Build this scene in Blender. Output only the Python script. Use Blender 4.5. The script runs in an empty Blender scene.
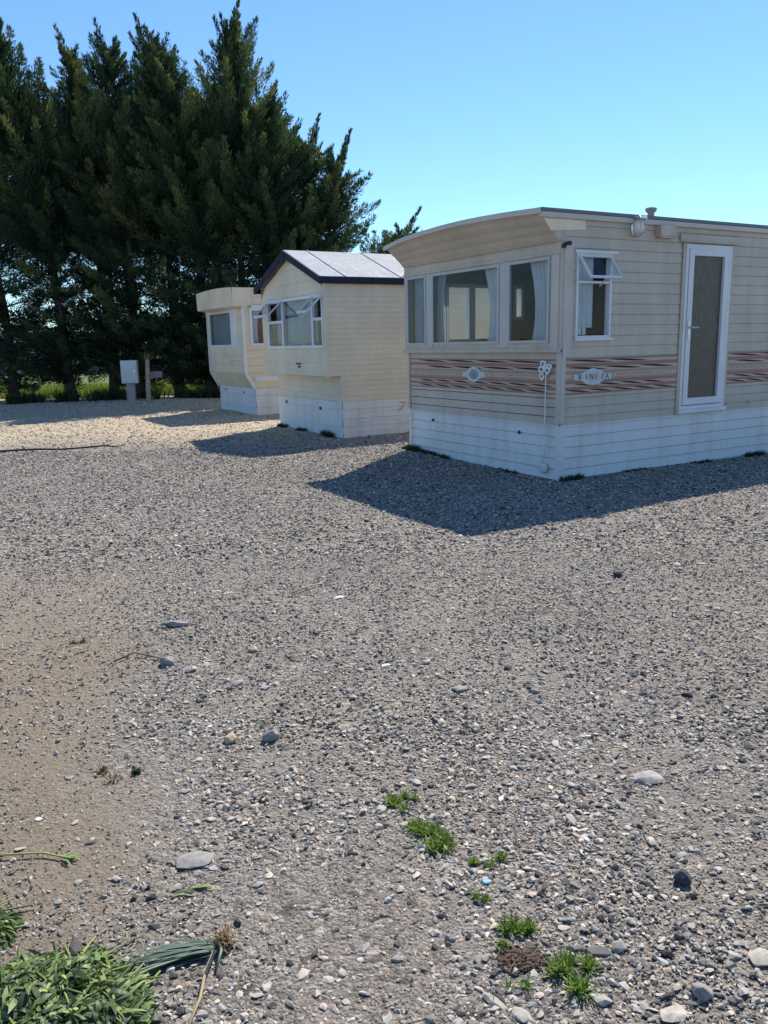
import bpy, bmesh, math, random
import numpy as np
from mathutils import Vector, Matrix
random.seed(7); RNG = np.random.default_rng(11)
SC = bpy.context.scene; COL = SC.collection
R = math.radians

# ------------------------------------------------------------------ materials
def new_mat(name):
    m = bpy.data.materials.new(name); m.use_nodes = True
    nt = m.node_tree; nt.nodes.clear()
    out = nt.nodes.new('ShaderNodeOutputMaterial'); b = nt.nodes.new('ShaderNodeBsdfPrincipled')
    nt.links.new(b.outputs[0], out.inputs[0])
    return m, nt, b, out
def node(nt, kind, **kw):
    n = nt.nodes.new(kind)
    for k, v in kw.items():
        if k.startswith('i_'):
            n.inputs[k[2:].replace('_', ' ')].default_value = v
        else: setattr(n, k, v)
    return n
def ramp(nt, fac, stops, interp='LINEAR'):
    r = nt.nodes.new('ShaderNodeValToRGB'); r.color_ramp.interpolation = interp
    e = r.color_ramp.elements
    while len(e) < len(stops): e.new(0.5)
    for el, (p, c) in zip(e, stops):
        el.position = p; el.color = (*c, 1) if len(c) == 3 else c
    nt.links.new(fac, r.inputs[0]); return r
def mixc(nt, fac, a, b, blend='MIX'):
    n = nt.nodes.new('ShaderNodeMix'); n.data_type = 'RGBA'; n.blend_type = blend
    for s, v in ((0, fac), (6, a), (7, b)):
        if hasattr(v, 'is_linked'): nt.links.new(v, n.inputs[s])
        else: n.inputs[s].default_value = v if s == 0 else ((*v, 1) if len(v) == 3 else v)
    return n.outputs[2]
def math_n(nt, op, a, b=None, c=None, clamp=False):
    n = nt.nodes.new('ShaderNodeMath'); n.operation = op; n.use_clamp = clamp
    for i, v in enumerate((a, b, c)):
        if v is None: continue
        if hasattr(v, 'is_linked'): nt.links.new(v, n.inputs[i])
        else: n.inputs[i].default_value = v
    return n.outputs[0]
def noise(nt, vec, scale, detail=4, rough=.55):
    n = node(nt, 'ShaderNodeTexNoise', i_Scale=scale, i_Detail=detail, i_Roughness=rough)
    nt.links.new(vec, n.inputs['Vector']); return n.outputs[0]
def painted(name, col, rough=.45, dirt=(.35, .3, .22), dirt_amt=.25, var=.12, bump=.02, metallic=0, streak=True):
    """weathered painted sheet: blotchy tone, vertical rain streaks, faint bump"""
    m, nt, b, out = new_mat(name)
    tc = node(nt, 'ShaderNodeTexCoord'); o = tc.outputs['Object']
    big = noise(nt, o, 1.7, 5)
    r1 = ramp(nt, big, [(.3, tuple(c * (1 - var) for c in col)), (.7, tuple(min(1, c * (1 + var * .6)) for c in col))])
    mp = node(nt, 'ShaderNodeMapping'); mp.inputs['Scale'].default_value = (3.2, 3.2, .45) if streak else (5, 5, 5)
    nt.links.new(o, mp.inputs[0])
    st = noise(nt, mp.outputs[0], 1.6, 6, .65)
    sm = ramp(nt, st, [(.46, (0, 0, 0)), (.9, (1, 1, 1))])
    f = math_n(nt, 'MULTIPLY', sm.outputs[0], dirt_amt)
    c = mixc(nt, f, r1.outputs[0], dirt)
    nt.links.new(c, b.inputs['Base Color'])
    fine = noise(nt, o, 35, 3)
    bp = node(nt, 'ShaderNodeBump', i_Strength=.45, i_Distance=bump * 2.5); nt.links.new(big, bp.inputs['Height'])
    nt.links.new(bp.outputs[0], b.inputs['Normal'])
    rr = ramp(nt, fine, [(.3, (rough * .8,) * 3), (.7, (min(1, rough * 1.25),) * 3)])
    nt.links.new(rr.outputs[0], b.inputs['Roughness']); b.inputs['Metallic'].default_value = metallic
    return m
def plain(name, col, rough=.5, metallic=0, var=.15, scale=12, bump=0, trans=None):
    m, nt, b, out = new_mat(name)
    tc = node(nt, 'ShaderNodeTexCoord')
    n = noise(nt, tc.outputs['Object'], scale, 4)
    r = ramp(nt, n, [(.3, tuple(c * (1 - var) for c in col)), (.7, tuple(min(1, c * (1 + var)) for c in col))])
    nt.links.new(r.outputs[0], b.inputs['Base Color'])
    b.inputs['Roughness'].default_value = rough; b.inputs['Metallic'].default_value = metallic
    if bump:
        bp = node(nt, 'ShaderNodeBump', i_Strength=.6, i_Distance=bump); nt.links.new(n, bp.inputs['Height'])
        nt.links.new(bp.outputs[0], b.inputs['Normal'])
    return m
def cloth(name, col):
    m, nt, b, out = new_mat(name)
    tc = node(nt, 'ShaderNodeTexCoord')
    n = noise(nt, tc.outputs['Object'], 6, 4)
    r = ramp(nt, n, [(.3, tuple(c * .85 for c in col)), (.7, col)])
    tr = node(nt, 'ShaderNodeBsdfTranslucent'); df = node(nt, 'ShaderNodeBsdfDiffuse')
    nt.links.new(r.outputs[0], tr.inputs[0]); nt.links.new(r.outputs[0], df.inputs[0])
    mx = node(nt, 'ShaderNodeMixShader', i_Fac=.35)
    nt.links.new(df.outputs[0], mx.inputs[1]); nt.links.new(tr.outputs[0], mx.inputs[2]); nt.links.new(mx.outputs[0], out.inputs[0])
    return m
def glass(name, tint=(.95, .97, .97), refl=.06):
    m, nt, b, out = new_mat(name)
    nt.nodes.remove(b)
    t = node(nt, 'ShaderNodeBsdfTransparent'); t.inputs[0].default_value = (*tint, 1)
    g = node(nt, 'ShaderNodeBsdfGlossy', i_Roughness=.03)
    tc = node(nt, 'ShaderNodeTexCoord'); n = noise(nt, tc.outputs['Object'], 3, 2)
    bp = node(nt, 'ShaderNodeBump', i_Strength=.1, i_Distance=.02); nt.links.new(n, bp.inputs['Height']); nt.links.new(bp.outputs[0], g.inputs['Normal'])
    fr = node(nt, 'ShaderNodeLayerWeight', i_Blend=.5)     # symmetric front/back, Schlick-like
    f = math_n(nt, 'MULTIPLY_ADD', math_n(nt, 'POWER', fr.outputs['Facing'], 4.), .4, refl * .2, clamp=True)
    mx = node(nt, 'ShaderNodeMixShader'); nt.links.new(f, mx.inputs[0]); nt.links.new(t.outputs[0], mx.inputs[1]); nt.links.new(g.outputs[0], mx.inputs[2])
    nt.links.new(mx.outputs[0], out.inputs[0]); return m
def tinted(name, stops, rough=.6, translucent=0, spec=.3):
    """colour picked per face by the 'tint' attribute"""
    m, nt, b, out = new_mat(name)
    a = node(nt, 'ShaderNodeAttribute', attribute_name='tint')
    r = ramp(nt, a.outputs['Fac'], stops)
    nt.links.new(r.outputs[0], b.inputs['Base Color']); b.inputs['Roughness'].default_value = rough
    b.inputs['Specular IOR Level'].default_value = spec
    if translucent:
        tr = node(nt, 'ShaderNodeBsdfTranslucent')
        br = mixc(nt, 1.0, r.outputs[0], (1.5, 1.5, .7), 'MULTIPLY')
        nt.links.new(br, tr.inputs[0])
        mx = node(nt, 'ShaderNodeMixShader', i_Fac=translucent)
        nt.links.new(b.outputs[0], mx.inputs[1]); nt.links.new(tr.outputs[0], mx.inputs[2]); nt.links.new(mx.outputs[0], out.inputs[0])
    return m

M = {}
M['cladding_tan'] = painted('tan_cladding', (.5, .44, .365), .5, (.27, .23, .17), .6)
M['cladding_hood'] = painted('tan_hood', (.47, .415, .345), .55, (.3, .23, .17), .4, streak=False)
M['cladding_cream'] = painted('cream_cladding', (.64, .585, .455), .5, (.44, .37, .26), .3)
M['cladding_ivory'] = painted('ivory_cladding', (.67, .585, .44), .5, (.46, .39, .28), .35)
M['cream_patch'] = painted('cream_patch_panel', (.72, .63, .48), .5, (.5, .42, .3), .2)
M['skirt_white'] = painted('white_plastic_skirting', (.65, .66, .675), .5, (.36, .34, .26), .6, .06)
M['trim'] = painted('pale_trim', (.5, .46, .42), .4, (.35, .3, .25), .3)
M['white_frame'] = painted('white_frame', (.64, .66, .69), .35, (.4, .37, .32), .35, .08)
M['alu'] = painted('dull_aluminium', (.38, .385, .4), .35, (.3, .28, .26), .3, .08, metallic=.25)
M['roof_grey'] = painted('grey_roof_sheet', (.26, .28, .315), .8, (.15, .15, .15), .4, .12, streak=False)
M['roof_dark'] = painted('dark_roof_edge', (.13, .14, .14), .5, (.2, .19, .17), .4)
M['navy'] = painted('navy_fascia', (.005, .012, .034), .9, (.015, .02, .04), .3)
M['wood_dark'] = plain('brown_wood_lining', (.15, .066, .034), .5, 0, .3, 6)
M['wood_pale'] = plain('pale_fence_wood', (.36, .3, .23), .8, 0, .3, 9, .01)
M['floor_inside'] = plain('carpet', (.12, .08, .06), .9)
M['curtain_pale'] = cloth('pale_curtain', (.72, .77, .84))
M['curtain_blue'] = cloth('grey_blue_curtain', (.36, .42, .5))
M['glass'] = glass('window_glass')
M['black'] = plain('black_plastic', (.02, .02, .022), .45)
M['steel'] = plain('brushed_steel', (.6, .6, .6), .3, .9, .1)
M['lens'] = plain('frosted_lamp_lens', (.72, .7, .64), .25)
M['seat'] = plain('seat_cushion', (.16, .1, .08), .9)
M['dark_brown'] = plain('chocolate_stripe', (.034, .014, .011), .85)
M['stripe_pink'] = plain('rose_tan_stripe', (.29, .14, .105), .45, 0, .1, 3)
M['stripe_pale'] = plain('pale_pinstripe', (.46, .36, .29), .45, 0, .08, 3)
M['stripe_mid'] = plain('tan_stripe', (.34, .24, .19), .45, 0, .1, 3)
M['badge'] = plain('badge_plate', (.42, .53, .57), .4)
M['badge_blue'] = plain('badge_lettering', (.05, .1, .18), .5)
M['red'] = plain('red_paint', (.5, .05, .04), .5)
M['cord'] = plain('white_cord', (.78, .78, .76), .7)
M['grey_paint'] = painted('grey_cabinet', (.6, .62, .63), .5, (.35, .33, .3), .3)
M['concrete'] = plain('grey_post', (.3, .29, .28), .9, 0, .2, 20, .01)
M['bark'] = plain('bark', (.075, .055, .042), .95, 0, .4, 14, .03)
M['pinkish'] = plain('faded_board', (.26, .19, .18), .9)
def obscured():
    m, nt, b, out = new_mat('obscured_door_glass')
    tc = node(nt, 'ShaderNodeTexCoord')
    mp = node(nt, 'ShaderNodeMapping'); mp.inputs['Scale'].default_value = (14, 14, 3); nt.links.new(tc.outputs['Object'], mp.inputs[0])
    n = noise(nt, mp.outputs[0], 3, 5, .6)
    r = ramp(nt, n, [(.3, (.065, .057, .045)), (.7, (.125, .11, .085))])
    nt.links.new(r.outputs[0], b.inputs['Base Color']); b.inputs['Roughness'].default_value = .3; b.inputs['Specular IOR Level'].default_value = .3
    v = node(nt, 'ShaderNodeTexVoronoi', i_Scale=90.); nt.links.new(tc.outputs['Object'], v.inputs['Vector'])
    bp = node(nt, 'ShaderNodeBump', i_Strength=.25, i_Distance=.003); nt.links.new(v.outputs['Distance'], bp.inputs['Height']); nt.links.new(bp.outputs[0], b.inputs['Normal'])
    return m
M['obscured'] = obscured()
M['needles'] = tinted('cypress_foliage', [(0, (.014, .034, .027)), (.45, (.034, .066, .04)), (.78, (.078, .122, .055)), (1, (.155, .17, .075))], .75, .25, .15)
M['brown_needles'] = tinted('dead_brown_foliage', [(0, (.12, .05, .02)), (1, (.25, .1, .04))], .8)
M['blade'] = tinted('grass_blades', [(0, (.06, .12, .025)), (.6, (.15, .24, .05)), (1, (.34, .34, .13))], .6, .3)
M['weed_leaf'] = tinted('wilted_weed_leaves', [(0, (.03, .055, .035)), (.45, (.1, .15, .05)), (.8, (.2, .27, .085)), (1, (.34, .37, .14))], .5, .2)
M['leek'] = tinted('blue_green_leaves', [(0, (.05, .09, .075)), (.7, (.11, .16, .12)), (1, (.25, .3, .2))], .5, .15)
M['straw'] = tinted('dry_straw', [(0, (.1, .055, .03)), (.6, (.25, .16, .08)), (1, (.42, .34, .2))], .8)
M['dark_weed'] = tinted('dark_weeds', [(0, (.02, .035, .018)), (.7, (.05, .075, .03)), (1, (.1, .1, .04))], .7, .15)
M['stones'] = tinted('gravel_stones', [
    (0, (.03, .03, .031)), (.12, (.1, .098, .094)), (.3, (.235, .226, .205)), (.5, (.375, .35, .31)), (.64, (.44, .365, .31)),
    (.76, (.365, .36, .34)), (.86, (.5, .44, .36)), (.94, (.56, .46, .33)), (1, (.75, .71, .64))], .9, 0, .2)
def rock_mat(name, col):
    m = plain(name, col, .85, 0, .3, 25, .008); return m
M['rock_grey'] = rock_mat('grey_rock', (.22, .21, .2)); M['rock_pale'] = rock_mat('pale_rock', (.36, .335, .28))
M['rock_dark'] = rock_mat('dark_rock', (.035, .035, .045)); M['rock_tan'] = rock_mat('tan_rock', (.42, .31, .21)); M['rock_dust'] = rock_mat('dusty_flat_rock', (.3, .28, .25))
M['blue_plastic'] = plain('blue_plastic', (.16, .4, .62), .4)
M['soil'] = plain('brown_soil', (.09, .06, .042), .95, 0, .4, 60, .02)

# ------------------------------------------------------------------ mesh builder
class MB:
    def __init__(s): s.v, s.f, s.m, s.t = [], [], [], []
    def add(s, vs, fs, m=0, t=.5):
        o = len(s.v); s.v += [tuple(p) for p in vs]
        for f in fs: s.f.append(tuple(i + o for i in f)); s.m.append(m); s.t.append(t)
    def quad(s, a, b, c, d, m=0, t=.5): s.add([a, b, c, d], [(0, 1, 2, 3)], m, t)
    def box(s, x0, x1, y0, y1, z0, z1, m=0, bev=0):
        if bev <= 0:
            v = [(x, y, z) for z in (z0, z1) for y in (y0, y1) for x in (x0, x1)]
            s.add(v, [(0, 2, 3, 1), (4, 5, 7, 6), (0, 1, 5, 4), (2, 6, 7, 3), (0, 4, 6, 2), (1, 3, 7, 5)], m); return
        bm = bmesh.new(); bmesh.ops.create_cube(bm, size=1)
        for v in bm.verts: v.co = Vector(((x0 + x1) / 2 + v.co.x * (x1 - x0), (y0 + y1) / 2 + v.co.y * (y1 - y0), (z0 + z1) / 2 + v.co.z * (z1 - z0)))
        bmesh.ops.bevel(bm, geom=bm.edges[:], offset=bev, segments=2, affect='EDGES', profile=.5)
        s.bm(bm, m); bm.free()
    def bm(s, bm, m=0, t=.5):
        bm.verts.ensure_lookup_table(); bm.verts.index_update()
        s.add([v.co[:] for v in bm.verts], [[v.index for v in f.verts] for f in bm.faces], m, t)
    def bar(s, a, b, w, h, up=(0, 0, 1), m=0):
        a, b = Vector(a), Vector(b); d = (b - a).normalized(); up = Vector(up)
        x = d.cross(up).normalized(); y = x.cross(d).normalized()
        v = [p + x * sx * w / 2 + y * sy * h / 2 for p in (a, b) for sy in (-1, 1) for sx in (-1, 1)]
        s.add(v, [(0, 1, 3, 2), (4, 6, 7, 5), (0, 4, 5, 1), (2, 3, 7, 6), (0, 2, 6, 4), (1, 5, 7, 3)], m)
    def tube(s, pts, rad, seg=8, m=0, t=.5):
        pts = [Vector(p) for p in pts]; rs = rad if hasattr(rad, '__len__') else [rad] * len(pts)
        o = len(s.v); n = len(pts); prev = None
        for i, p in enumerate(pts):
            d = (pts[min(i + 1, n - 1)] - pts[max(i - 1, 0)]).normalized()
            ref = prev if prev is not None else (Vector((0, 0, 1)) if abs(d.z) < .9 else Vector((1, 0, 0)))
            x = (ref - d * ref.dot(d)).normalized(); y = d.cross(x); prev = x
            for k in range(seg):
                a = 2 * math.pi * k / seg; q = p + (x * math.cos(a) + y * math.sin(a)) * rs[i]; s.v.append(q[:])
        for i in range(n - 1):
            for k in range(seg):
                s.f.append((o + i * seg + k, o + i * seg + (k + 1) % seg, o + (i + 1) * seg + (k + 1) % seg, o + (i + 1) * seg + k)); s.m.append(m); s.t.append(t)
        s.f.append(tuple(o + k for k in reversed(range(seg)))); s.m.append(m); s.t.append(t)
        s.f.append(tuple(o + (n - 1) * seg + k for k in range(seg))); s.m.append(m); s.t.append(t)
    def lathe(s, c, prof, seg=20, m=0, axis='z'):
        o = len(s.v); n = len(prof)
        for r, z in prof:
            for k in range(seg):
                a = 2 * math.pi * k / seg; p = (r * math.cos(a), r * math.sin(a), z)
                if axis == 'y': p = (p[0], -p[2], p[1])
                if axis == 'x': p = (-p[2], p[0], p[1])
                s.v.append((c[0] + p[0], c[1] + p[1], c[2] + p[2]))
        for i in range(n - 1):
            for k in range(seg):
                s.f.append((o + i * seg + k, o + i * seg + (k + 1) % seg, o + (i + 1) * seg + (k + 1) % seg, o + (i + 1) * seg + k)); s.m.append(m); s.t.append(.5)
        s.f.append(tuple(o + k for k in range(seg))); s.m.append(m); s.t.append(.5)
        s.f.append(tuple(o + (n - 1) * seg + k for k in range(seg))); s.m.append(m); s.t.append(.5)
    def blade(s, base, d, length, width, droop=.3, seg=3, t=.5, m=0, up=(0, 0, 1)):
        """a bent, tapering leaf strip"""
        p = Vector(base); d = Vector(d).normalized(); side = d.cross(Vector(up))
        if side.length < .05: side = Vector((random.uniform(-1, 1), random.uniform(-1, 1), 0))
        side.normalize(); o = len(s.v)
        for i in range(seg + 1):
            f = i / seg; w = width * (.55 + 1.2 * f * (1 - f) * 1.6) * (1 - f ** 3) / 2 + .0006
            s.v.append((p - side * w)[:]); s.v.append((p + side * w)[:])
            p = p + d * length / seg; d = (d + Vector((0, 0, -droop / seg * 1.6))).normalized()
        for i in range(seg):
            s.f.append((o + 2 * i, o + 2 * i + 1, o + 2 * i + 3, o + 2 * i + 2)); s.m.append(m); s.t.append(t)
    def build(s, name, mats, parent=None, smooth=False):
        me = bpy.data.meshes.new(name); me.from_pydata(s.v, [], s.f)
        if len(s.f) < 6000:
            b_ = bmesh.new(); b_.from_mesh(me); bmesh.ops.recalc_face_normals(b_, faces=b_.faces[:]); b_.to_mesh(me); b_.free()
        mats = mats if isinstance(mats, (list, tuple)) else [mats]
        for m in mats: me.materials.append(M[m] if isinstance(m, str) else m)
        if len(mats) > 1: me.polygons.foreach_set('material_index', s.m)
        if len(set(s.t)) > 1:
            a = me.attributes.new('tint', 'FLOAT', 'FACE'); a.data.foreach_set('value', s.t)
        if smooth: me.polygons.foreach_set('use_smooth', [True] * len(me.polygons))
        me.update()
        o = bpy.data.objects.new(name, me); COL.objects.link(o)
        if parent: o.parent = parent
        return o
def tag(o, label=None, cat=None, group=None, kind=None):
    for k, v in (('label', label), ('category', cat), ('group', group), ('kind', kind)):
        if v: o[k] = v
    return o
def thing(name, label, cat, loc=(0, 0, 0), rz=0, group=None):
    o = bpy.data.objects.new(name, None); COL.objects.link(o); o.empty_display_size = .2
    o.location = loc; o.rotation_euler = (0, 0, rz); return tag(o, label, cat, group)
def np_mesh(name, verts, faces, mat, tint=None, smooth=False):
    """verts (N,3), faces (F,k) arrays -> object, fast"""
    me = bpy.data.meshes.new(name); k = faces.shape[1]
    me.vertices.add(len(verts)); me.vertices.foreach_set('co', verts.astype(np.float32).ravel())
    me.loops.add(faces.size); me.loops.foreach_set('vertex_index', faces.astype(np.int32).ravel())
    me.polygons.add(len(faces)); me.polygons.foreach_set('loop_start', np.arange(0, faces.size, k, dtype=np.int32))
    me.polygons.foreach_set('use_smooth', np.full(len(faces), smooth))
    if tint is not None:
        a = me.attributes.new('tint', 'FLOAT', 'FACE'); a.data.foreach_set('value', tint.astype(np.float32))
    me.materials.append(M[mat]); me.update(calc_edges=True)
    o = bpy.data.objects.new(name, me); COL.objects.link(o); return o

# ------------------------------------------------------------------ camera, sun, sky
F_PX, PITCH, ROLL, EYE = 808., .2061, -.0231, 1.6
fw = Vector((0, math.cos(PITCH), -math.sin(PITCH))); up = Vector((0, math.sin(PITCH), math.cos(PITCH))); rt = Vector((1, 0, 0))
r2 = rt * math.cos(ROLL) + up * math.sin(ROLL); u2 = -rt * math.sin(ROLL) + up * math.cos(ROLL)
cam = bpy.data.cameras.new('camera'); co = bpy.data.objects.new('camera', cam); COL.objects.link(co)
mt = Matrix((r2, u2, -fw)).transposed().to_4x4(); mt.translation = (0, 0, EYE); co.matrix_world = mt
cam.sensor_fit = 'VERTICAL'; cam.sensor_height = 36; cam.lens = F_PX / 1024 * 36; cam.clip_start = .05; cam.clip_end = 6000
SC.camera = co; SC.render.resolution_x, SC.render.resolution_y = 768, 1024
SUN_AZ, SUN_EL = R(23.5), R(49)
S = Vector((math.sin(SUN_AZ) * math.cos(SUN_EL), math.cos(SUN_AZ) * math.cos(SUN_EL), math.sin(SUN_EL)))
sl = bpy.data.lights.new('sun', 'SUN'); sl.energy = 5.0; sl.angle = R(.5); sl.color = (1, .93, .83)
so = bpy.data.objects.new('sun', sl); COL.objects.link(so); so.rotation_euler = S.to_track_quat('Z', 'Y').to_euler()
w = bpy.data.worlds.new('World'); SC.world = w; w.use_nodes = True; nt = w.node_tree
bg = nt.nodes['Background']; sky = nt.nodes.new('ShaderNodeTexSky'); sky.sky_type = 'NISHITA'; sky.sun_disc = False
sky.sun_elevation = SUN_EL; sky.sun_rotation = SUN_AZ; sky.air_density = 1.0; sky.dust_density = 0.; sky.ozone_density = 3.
nt.links.new(mixc(nt, 1., sky.outputs[0], (.78, 1.01, 1.2), 'MULTIPLY'), bg.inputs[0]); bg.inputs[1].default_value = .1
SC.view_settings.view_transform = 'Standard'; SC.view_settings.look = 'None'; SC.view_settings.exposure = 0.6; SC.view_settings.gamma = 1

# ------------------------------------------------------------------ ground
def gauss(x, y, cx, cy, s): return np.exp(-((x - cx) ** 2 + (y - cy) ** 2) / (2 * s * s))
def gh(x, y):
    x = np.asarray(x, float); y = np.asarray(y, float)
    z = .012 * np.sin(x * 1.3 + .4 * y) * np.cos(y * .9 - .5 * x) + .007 * np.sin(2.9 * x + 1.7) * np.sin(2.3 * y + .6)
    z = z + .045 * gauss(x, y, .3, 11.9, 1.1) + .1 * gauss(x, y, -5.6, 23.6, 1.3) + .05 * gauss(x, y, -9, 23.5, 1.6)
    return z
def g1(x, y): return float(gh(x, y))
def vnoise(x, y, s, seed=0):
    """cheap smooth value noise"""
    rg = np.random.default_rng(seed); T = rg.random((64, 64))
    u, v = x / s, y / s; i, j = np.floor(u).astype(int), np.floor(v).astype(int); fu, fv = u - i, v - j
    fu = fu * fu * (3 - 2 * fu); fv = fv * fv * (3 - 2 * fv); i %= 64; j %= 64; i1, j1 = (i + 1) % 64, (j + 1) % 64
    return (T[i, j] * (1 - fu) + T[i1, j] * fu) * (1 - fv) + (T[i, j1] * (1 - fu) + T[i1, j1] * fu) * fv
def sstep(a, b, x): t = np.clip((x - a) / (b - a), 0, 1); return t * t * (3 - 2 * t)
def dirt_mask(x, y):   # bare brown soil on the left near the camera
    e = (-.3 * y + .08 - x) + .7 * (vnoise(x + 50, y + 50, .55, 3) - .5)
    return sstep(-.25, .4, e) * (1 - sstep(4.6, 6.2, y + 1.5 * (vnoise(x + 9, y, .8, 5) - .5)))
def beige_mask(x, y):  # tan shingle in front of the trees
    e = y + 1.6 * (vnoise(x + 30, y + 80, 1.3, 8) - .5) - .55 * np.minimum(x + 6, 0)
    return sstep(13.2, 15.6, e)
xs = np.concatenate([[-3000, -900, -300, -120, -60, -40], np.linspace(-28, 28, 113), [40, 60, 120, 300, 900, 3000]])
ys = np.concatenate([[-60, -20, -6], np.linspace(-3, 34, 149), [45, 70, 130, 300, 800, 2000, 5000]])
X, Y = np.meshgrid(xs, ys, indexing='ij'); Zg = gh(X, Y)
V = np.stack([X, Y, Zg], -1).reshape(-1, 3); nx, ny = len(xs), len(ys)
I = np.arange(nx * ny).reshape(nx, ny)
Fq = np.stack([I[:-1, :-1], I[1:, :-1], I[1:, 1:], I[:-1, 1:]], -1).reshape(-1, 4)
def ground_mat():
    m, nt, b, out = new_mat('gravel_ground')
    geo = node(nt, 'ShaderNodeNewGeometry'); P = geo.outputs['Position']
    sep = node(nt, 'ShaderNodeSeparateXYZ'); nt.links.new(P, sep.inputs[0]); px, py = sep.outputs[0], sep.outputs[1]
    def vor(scale, feat='F1'):
        # jitter the lookup so that cells are not clean polygons
        v = node(nt, 'ShaderNodeTexVoronoi', i_Scale=scale, feature=feat); nt.links.new(P, v.inputs['Vector']); return v
    v1, v2, v3 = vor(34.), vor(85.), vor(210.)
    pal = [(0, (.055, .052, .053)), (.15, (.14, .13, .128)), (.42, (.27, .25, .235)), (.6, (.36, .305, .275)), (.78, (.32, .325, .34)), (.9, (.46, .4, .34)), (1, (.64, .59, .52))]
    cs = []
    for v in (v1, v2, v3):
        s2 = node(nt, 'ShaderNodeSeparateColor'); nt.links.new(v.outputs['Color'], s2.inputs[0])
        cs.append(ramp(nt, s2.outputs[0], pal).outputs[0])
    sel = ramp(nt, noise(nt, P, 14, 3), [(.44, (0, 0, 0)), (.56, (1, 1, 1))]).outputs[0]
    c = mixc(nt, sel, cs[1], cs[0]); sel2 = ramp(nt, noise(nt, P, 9, 3), [(.42, (0, 0, 0)), (.6, (1, 1, 1))]).outputs[0]
    c = mixc(nt, sel2, c, cs[2])
    # broad warm / cool drift of the whole yard
    drift = ramp(nt, noise(nt, P, .55, 4), [(.3, (.86, .88, .9)), (.7, (1.1, 1.02, .95))]).outputs[0]
    c = mixc(nt, 1., c, drift, 'MULTIPLY')
    # dusty fines between stones
    dust = ramp(nt, noise(nt, P, 1.4, 6, .65), [(.42, (0, 0, 0)), (.66, (1, 1, 1))]).outputs[0]
    fine = ramp(nt, noise(nt, P, 240, 3), [(.3, (.25, .232, .21)), (.7, (.4, .37, .335))]).outputs[0]
    c = mixc(nt, math_n(nt, 'MULTIPLY', dust, .5), c, fine)
    br = ramp(nt, noise(nt, P, .95, 6, .68), [(.5, (0, 0, 0)), (.68, (1, 1, 1))]).outputs[0]     # trodden earth showing through
    earth = ramp(nt, noise(nt, P, 70, 7, .75), [(.3, (.1, .08, .062)), (.55, (.23, .19, .152)), (.75, (.34, .29, .245))]).outputs[0]
    c = mixc(nt, math_n(nt, 'MULTIPLY', br, .35), c, earth)
    # brown soil on the left near side
    e = math_n(nt, 'SUBTRACT', math_n(nt, 'MULTIPLY_ADD', py, -.3, .08), px)
    e = math_n(nt, 'ADD', e, math_n(nt, 'MULTIPLY_ADD', noise(nt, P, 1.6, 5), 1.2, -.6))
    dm = ramp(nt, e, [(0, (0, 0, 0)), (.55, (1, 1, 1))]).outputs[0]
    yy = math_n(nt, 'MULTIPLY_ADD', noise(nt, P, 1.1, 3), 2.4, -1.2)
    yf = node(nt, 'ShaderNodeMapRange'); yf.inputs[1].default_value = 4.2; yf.inputs[2].default_value = 6.6; yf.inputs[3].default_value = 1; yf.inputs[4].default_value = 0
    nt.links.new(math_n(nt, 'ADD', py, yy), yf.inputs[0])
    dm = math_n(nt, 'MULTIPLY', dm, yf.outputs[0])
    soil = ramp(nt, noise(nt, P, 60, 9, .78), [(.3, (.14, .108, .08)), (.5, (.27, .22, .17)), (.72, (.38, .32, .26))]).outputs[0]
    c = mixc(nt, math_n(nt, 'MULTIPLY', dm, .85), c, soil)
    # tan shingle further back
    by = math_n(nt, 'ADD', py, math_n(nt, 'MULTIPLY_ADD', noise(nt, P, .6, 5), 3.2, -1.6))
    by = math_n(nt, 'ADD', by, math_n(nt, 'MULTIPLY', math_n(nt, 'MINIMUM', math_n(nt, 'ADD', px, 6.), 0.), -.55))
    bf = node(nt, 'ShaderNodeMapRange'); bf.inputs[1].default_value = 12.8; bf.inputs[2].default_value = 15.8; nt.links.new(by, bf.inputs[0])
    s3 = node(nt, 'ShaderNodeSeparateColor'); nt.links.new(v1.outputs['Color'], s3.inputs[0])
    tan = ramp(nt, s3.outputs[1], [(0, (.24, .19, .14)), (.3, (.47, .385, .28)), (.7, (.6, .5, .375)), (1, (.74, .66, .53))]).outputs[0]
    c = mixc(nt, math_n(nt, 'MULTIPLY', bf.outputs[0], .9), c, tan)
    c = mixc(nt, 1., c, (1.07, 1.055, .985), 'MULTIPLY')
    nt.links.new(c, b.inputs['Base Color']); b.inputs['Roughness'].default_value = .92; b.inputs['Specular IOR Level'].default_value = .2
    h = math_n(nt, 'MULTIPLY_ADD', v1.outputs['Distance'], -.55, math_n(nt, 'MULTIPLY', v2.outputs['Distance'], -.5))
    h = math_n(nt, 'MULTIPLY', h, math_n(nt, 'MULTIPLY_ADD', dm, -.75, 1.))
    h = math_n(nt, 'ADD', h, math_n(nt, 'MULTIPLY', noise(nt, P, 45, 6, .7), .8))
    h = math_n(nt, 'ADD', h, math_n(nt, 'MULTIPLY', noise(nt, P, 130, 5, .7), .5))
    bp = node(nt, 'ShaderNodeBump', i_Strength=1., i_Distance=.026); nt.links.new(h, bp.inputs['Height']); nt.links.new(bp.outputs[0], b.inputs['Normal'])
    return m
M['ground'] = ground_mat()
tag(np_mesh('ground', V, Fq, 'ground', smooth=True), kind='structure')
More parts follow.
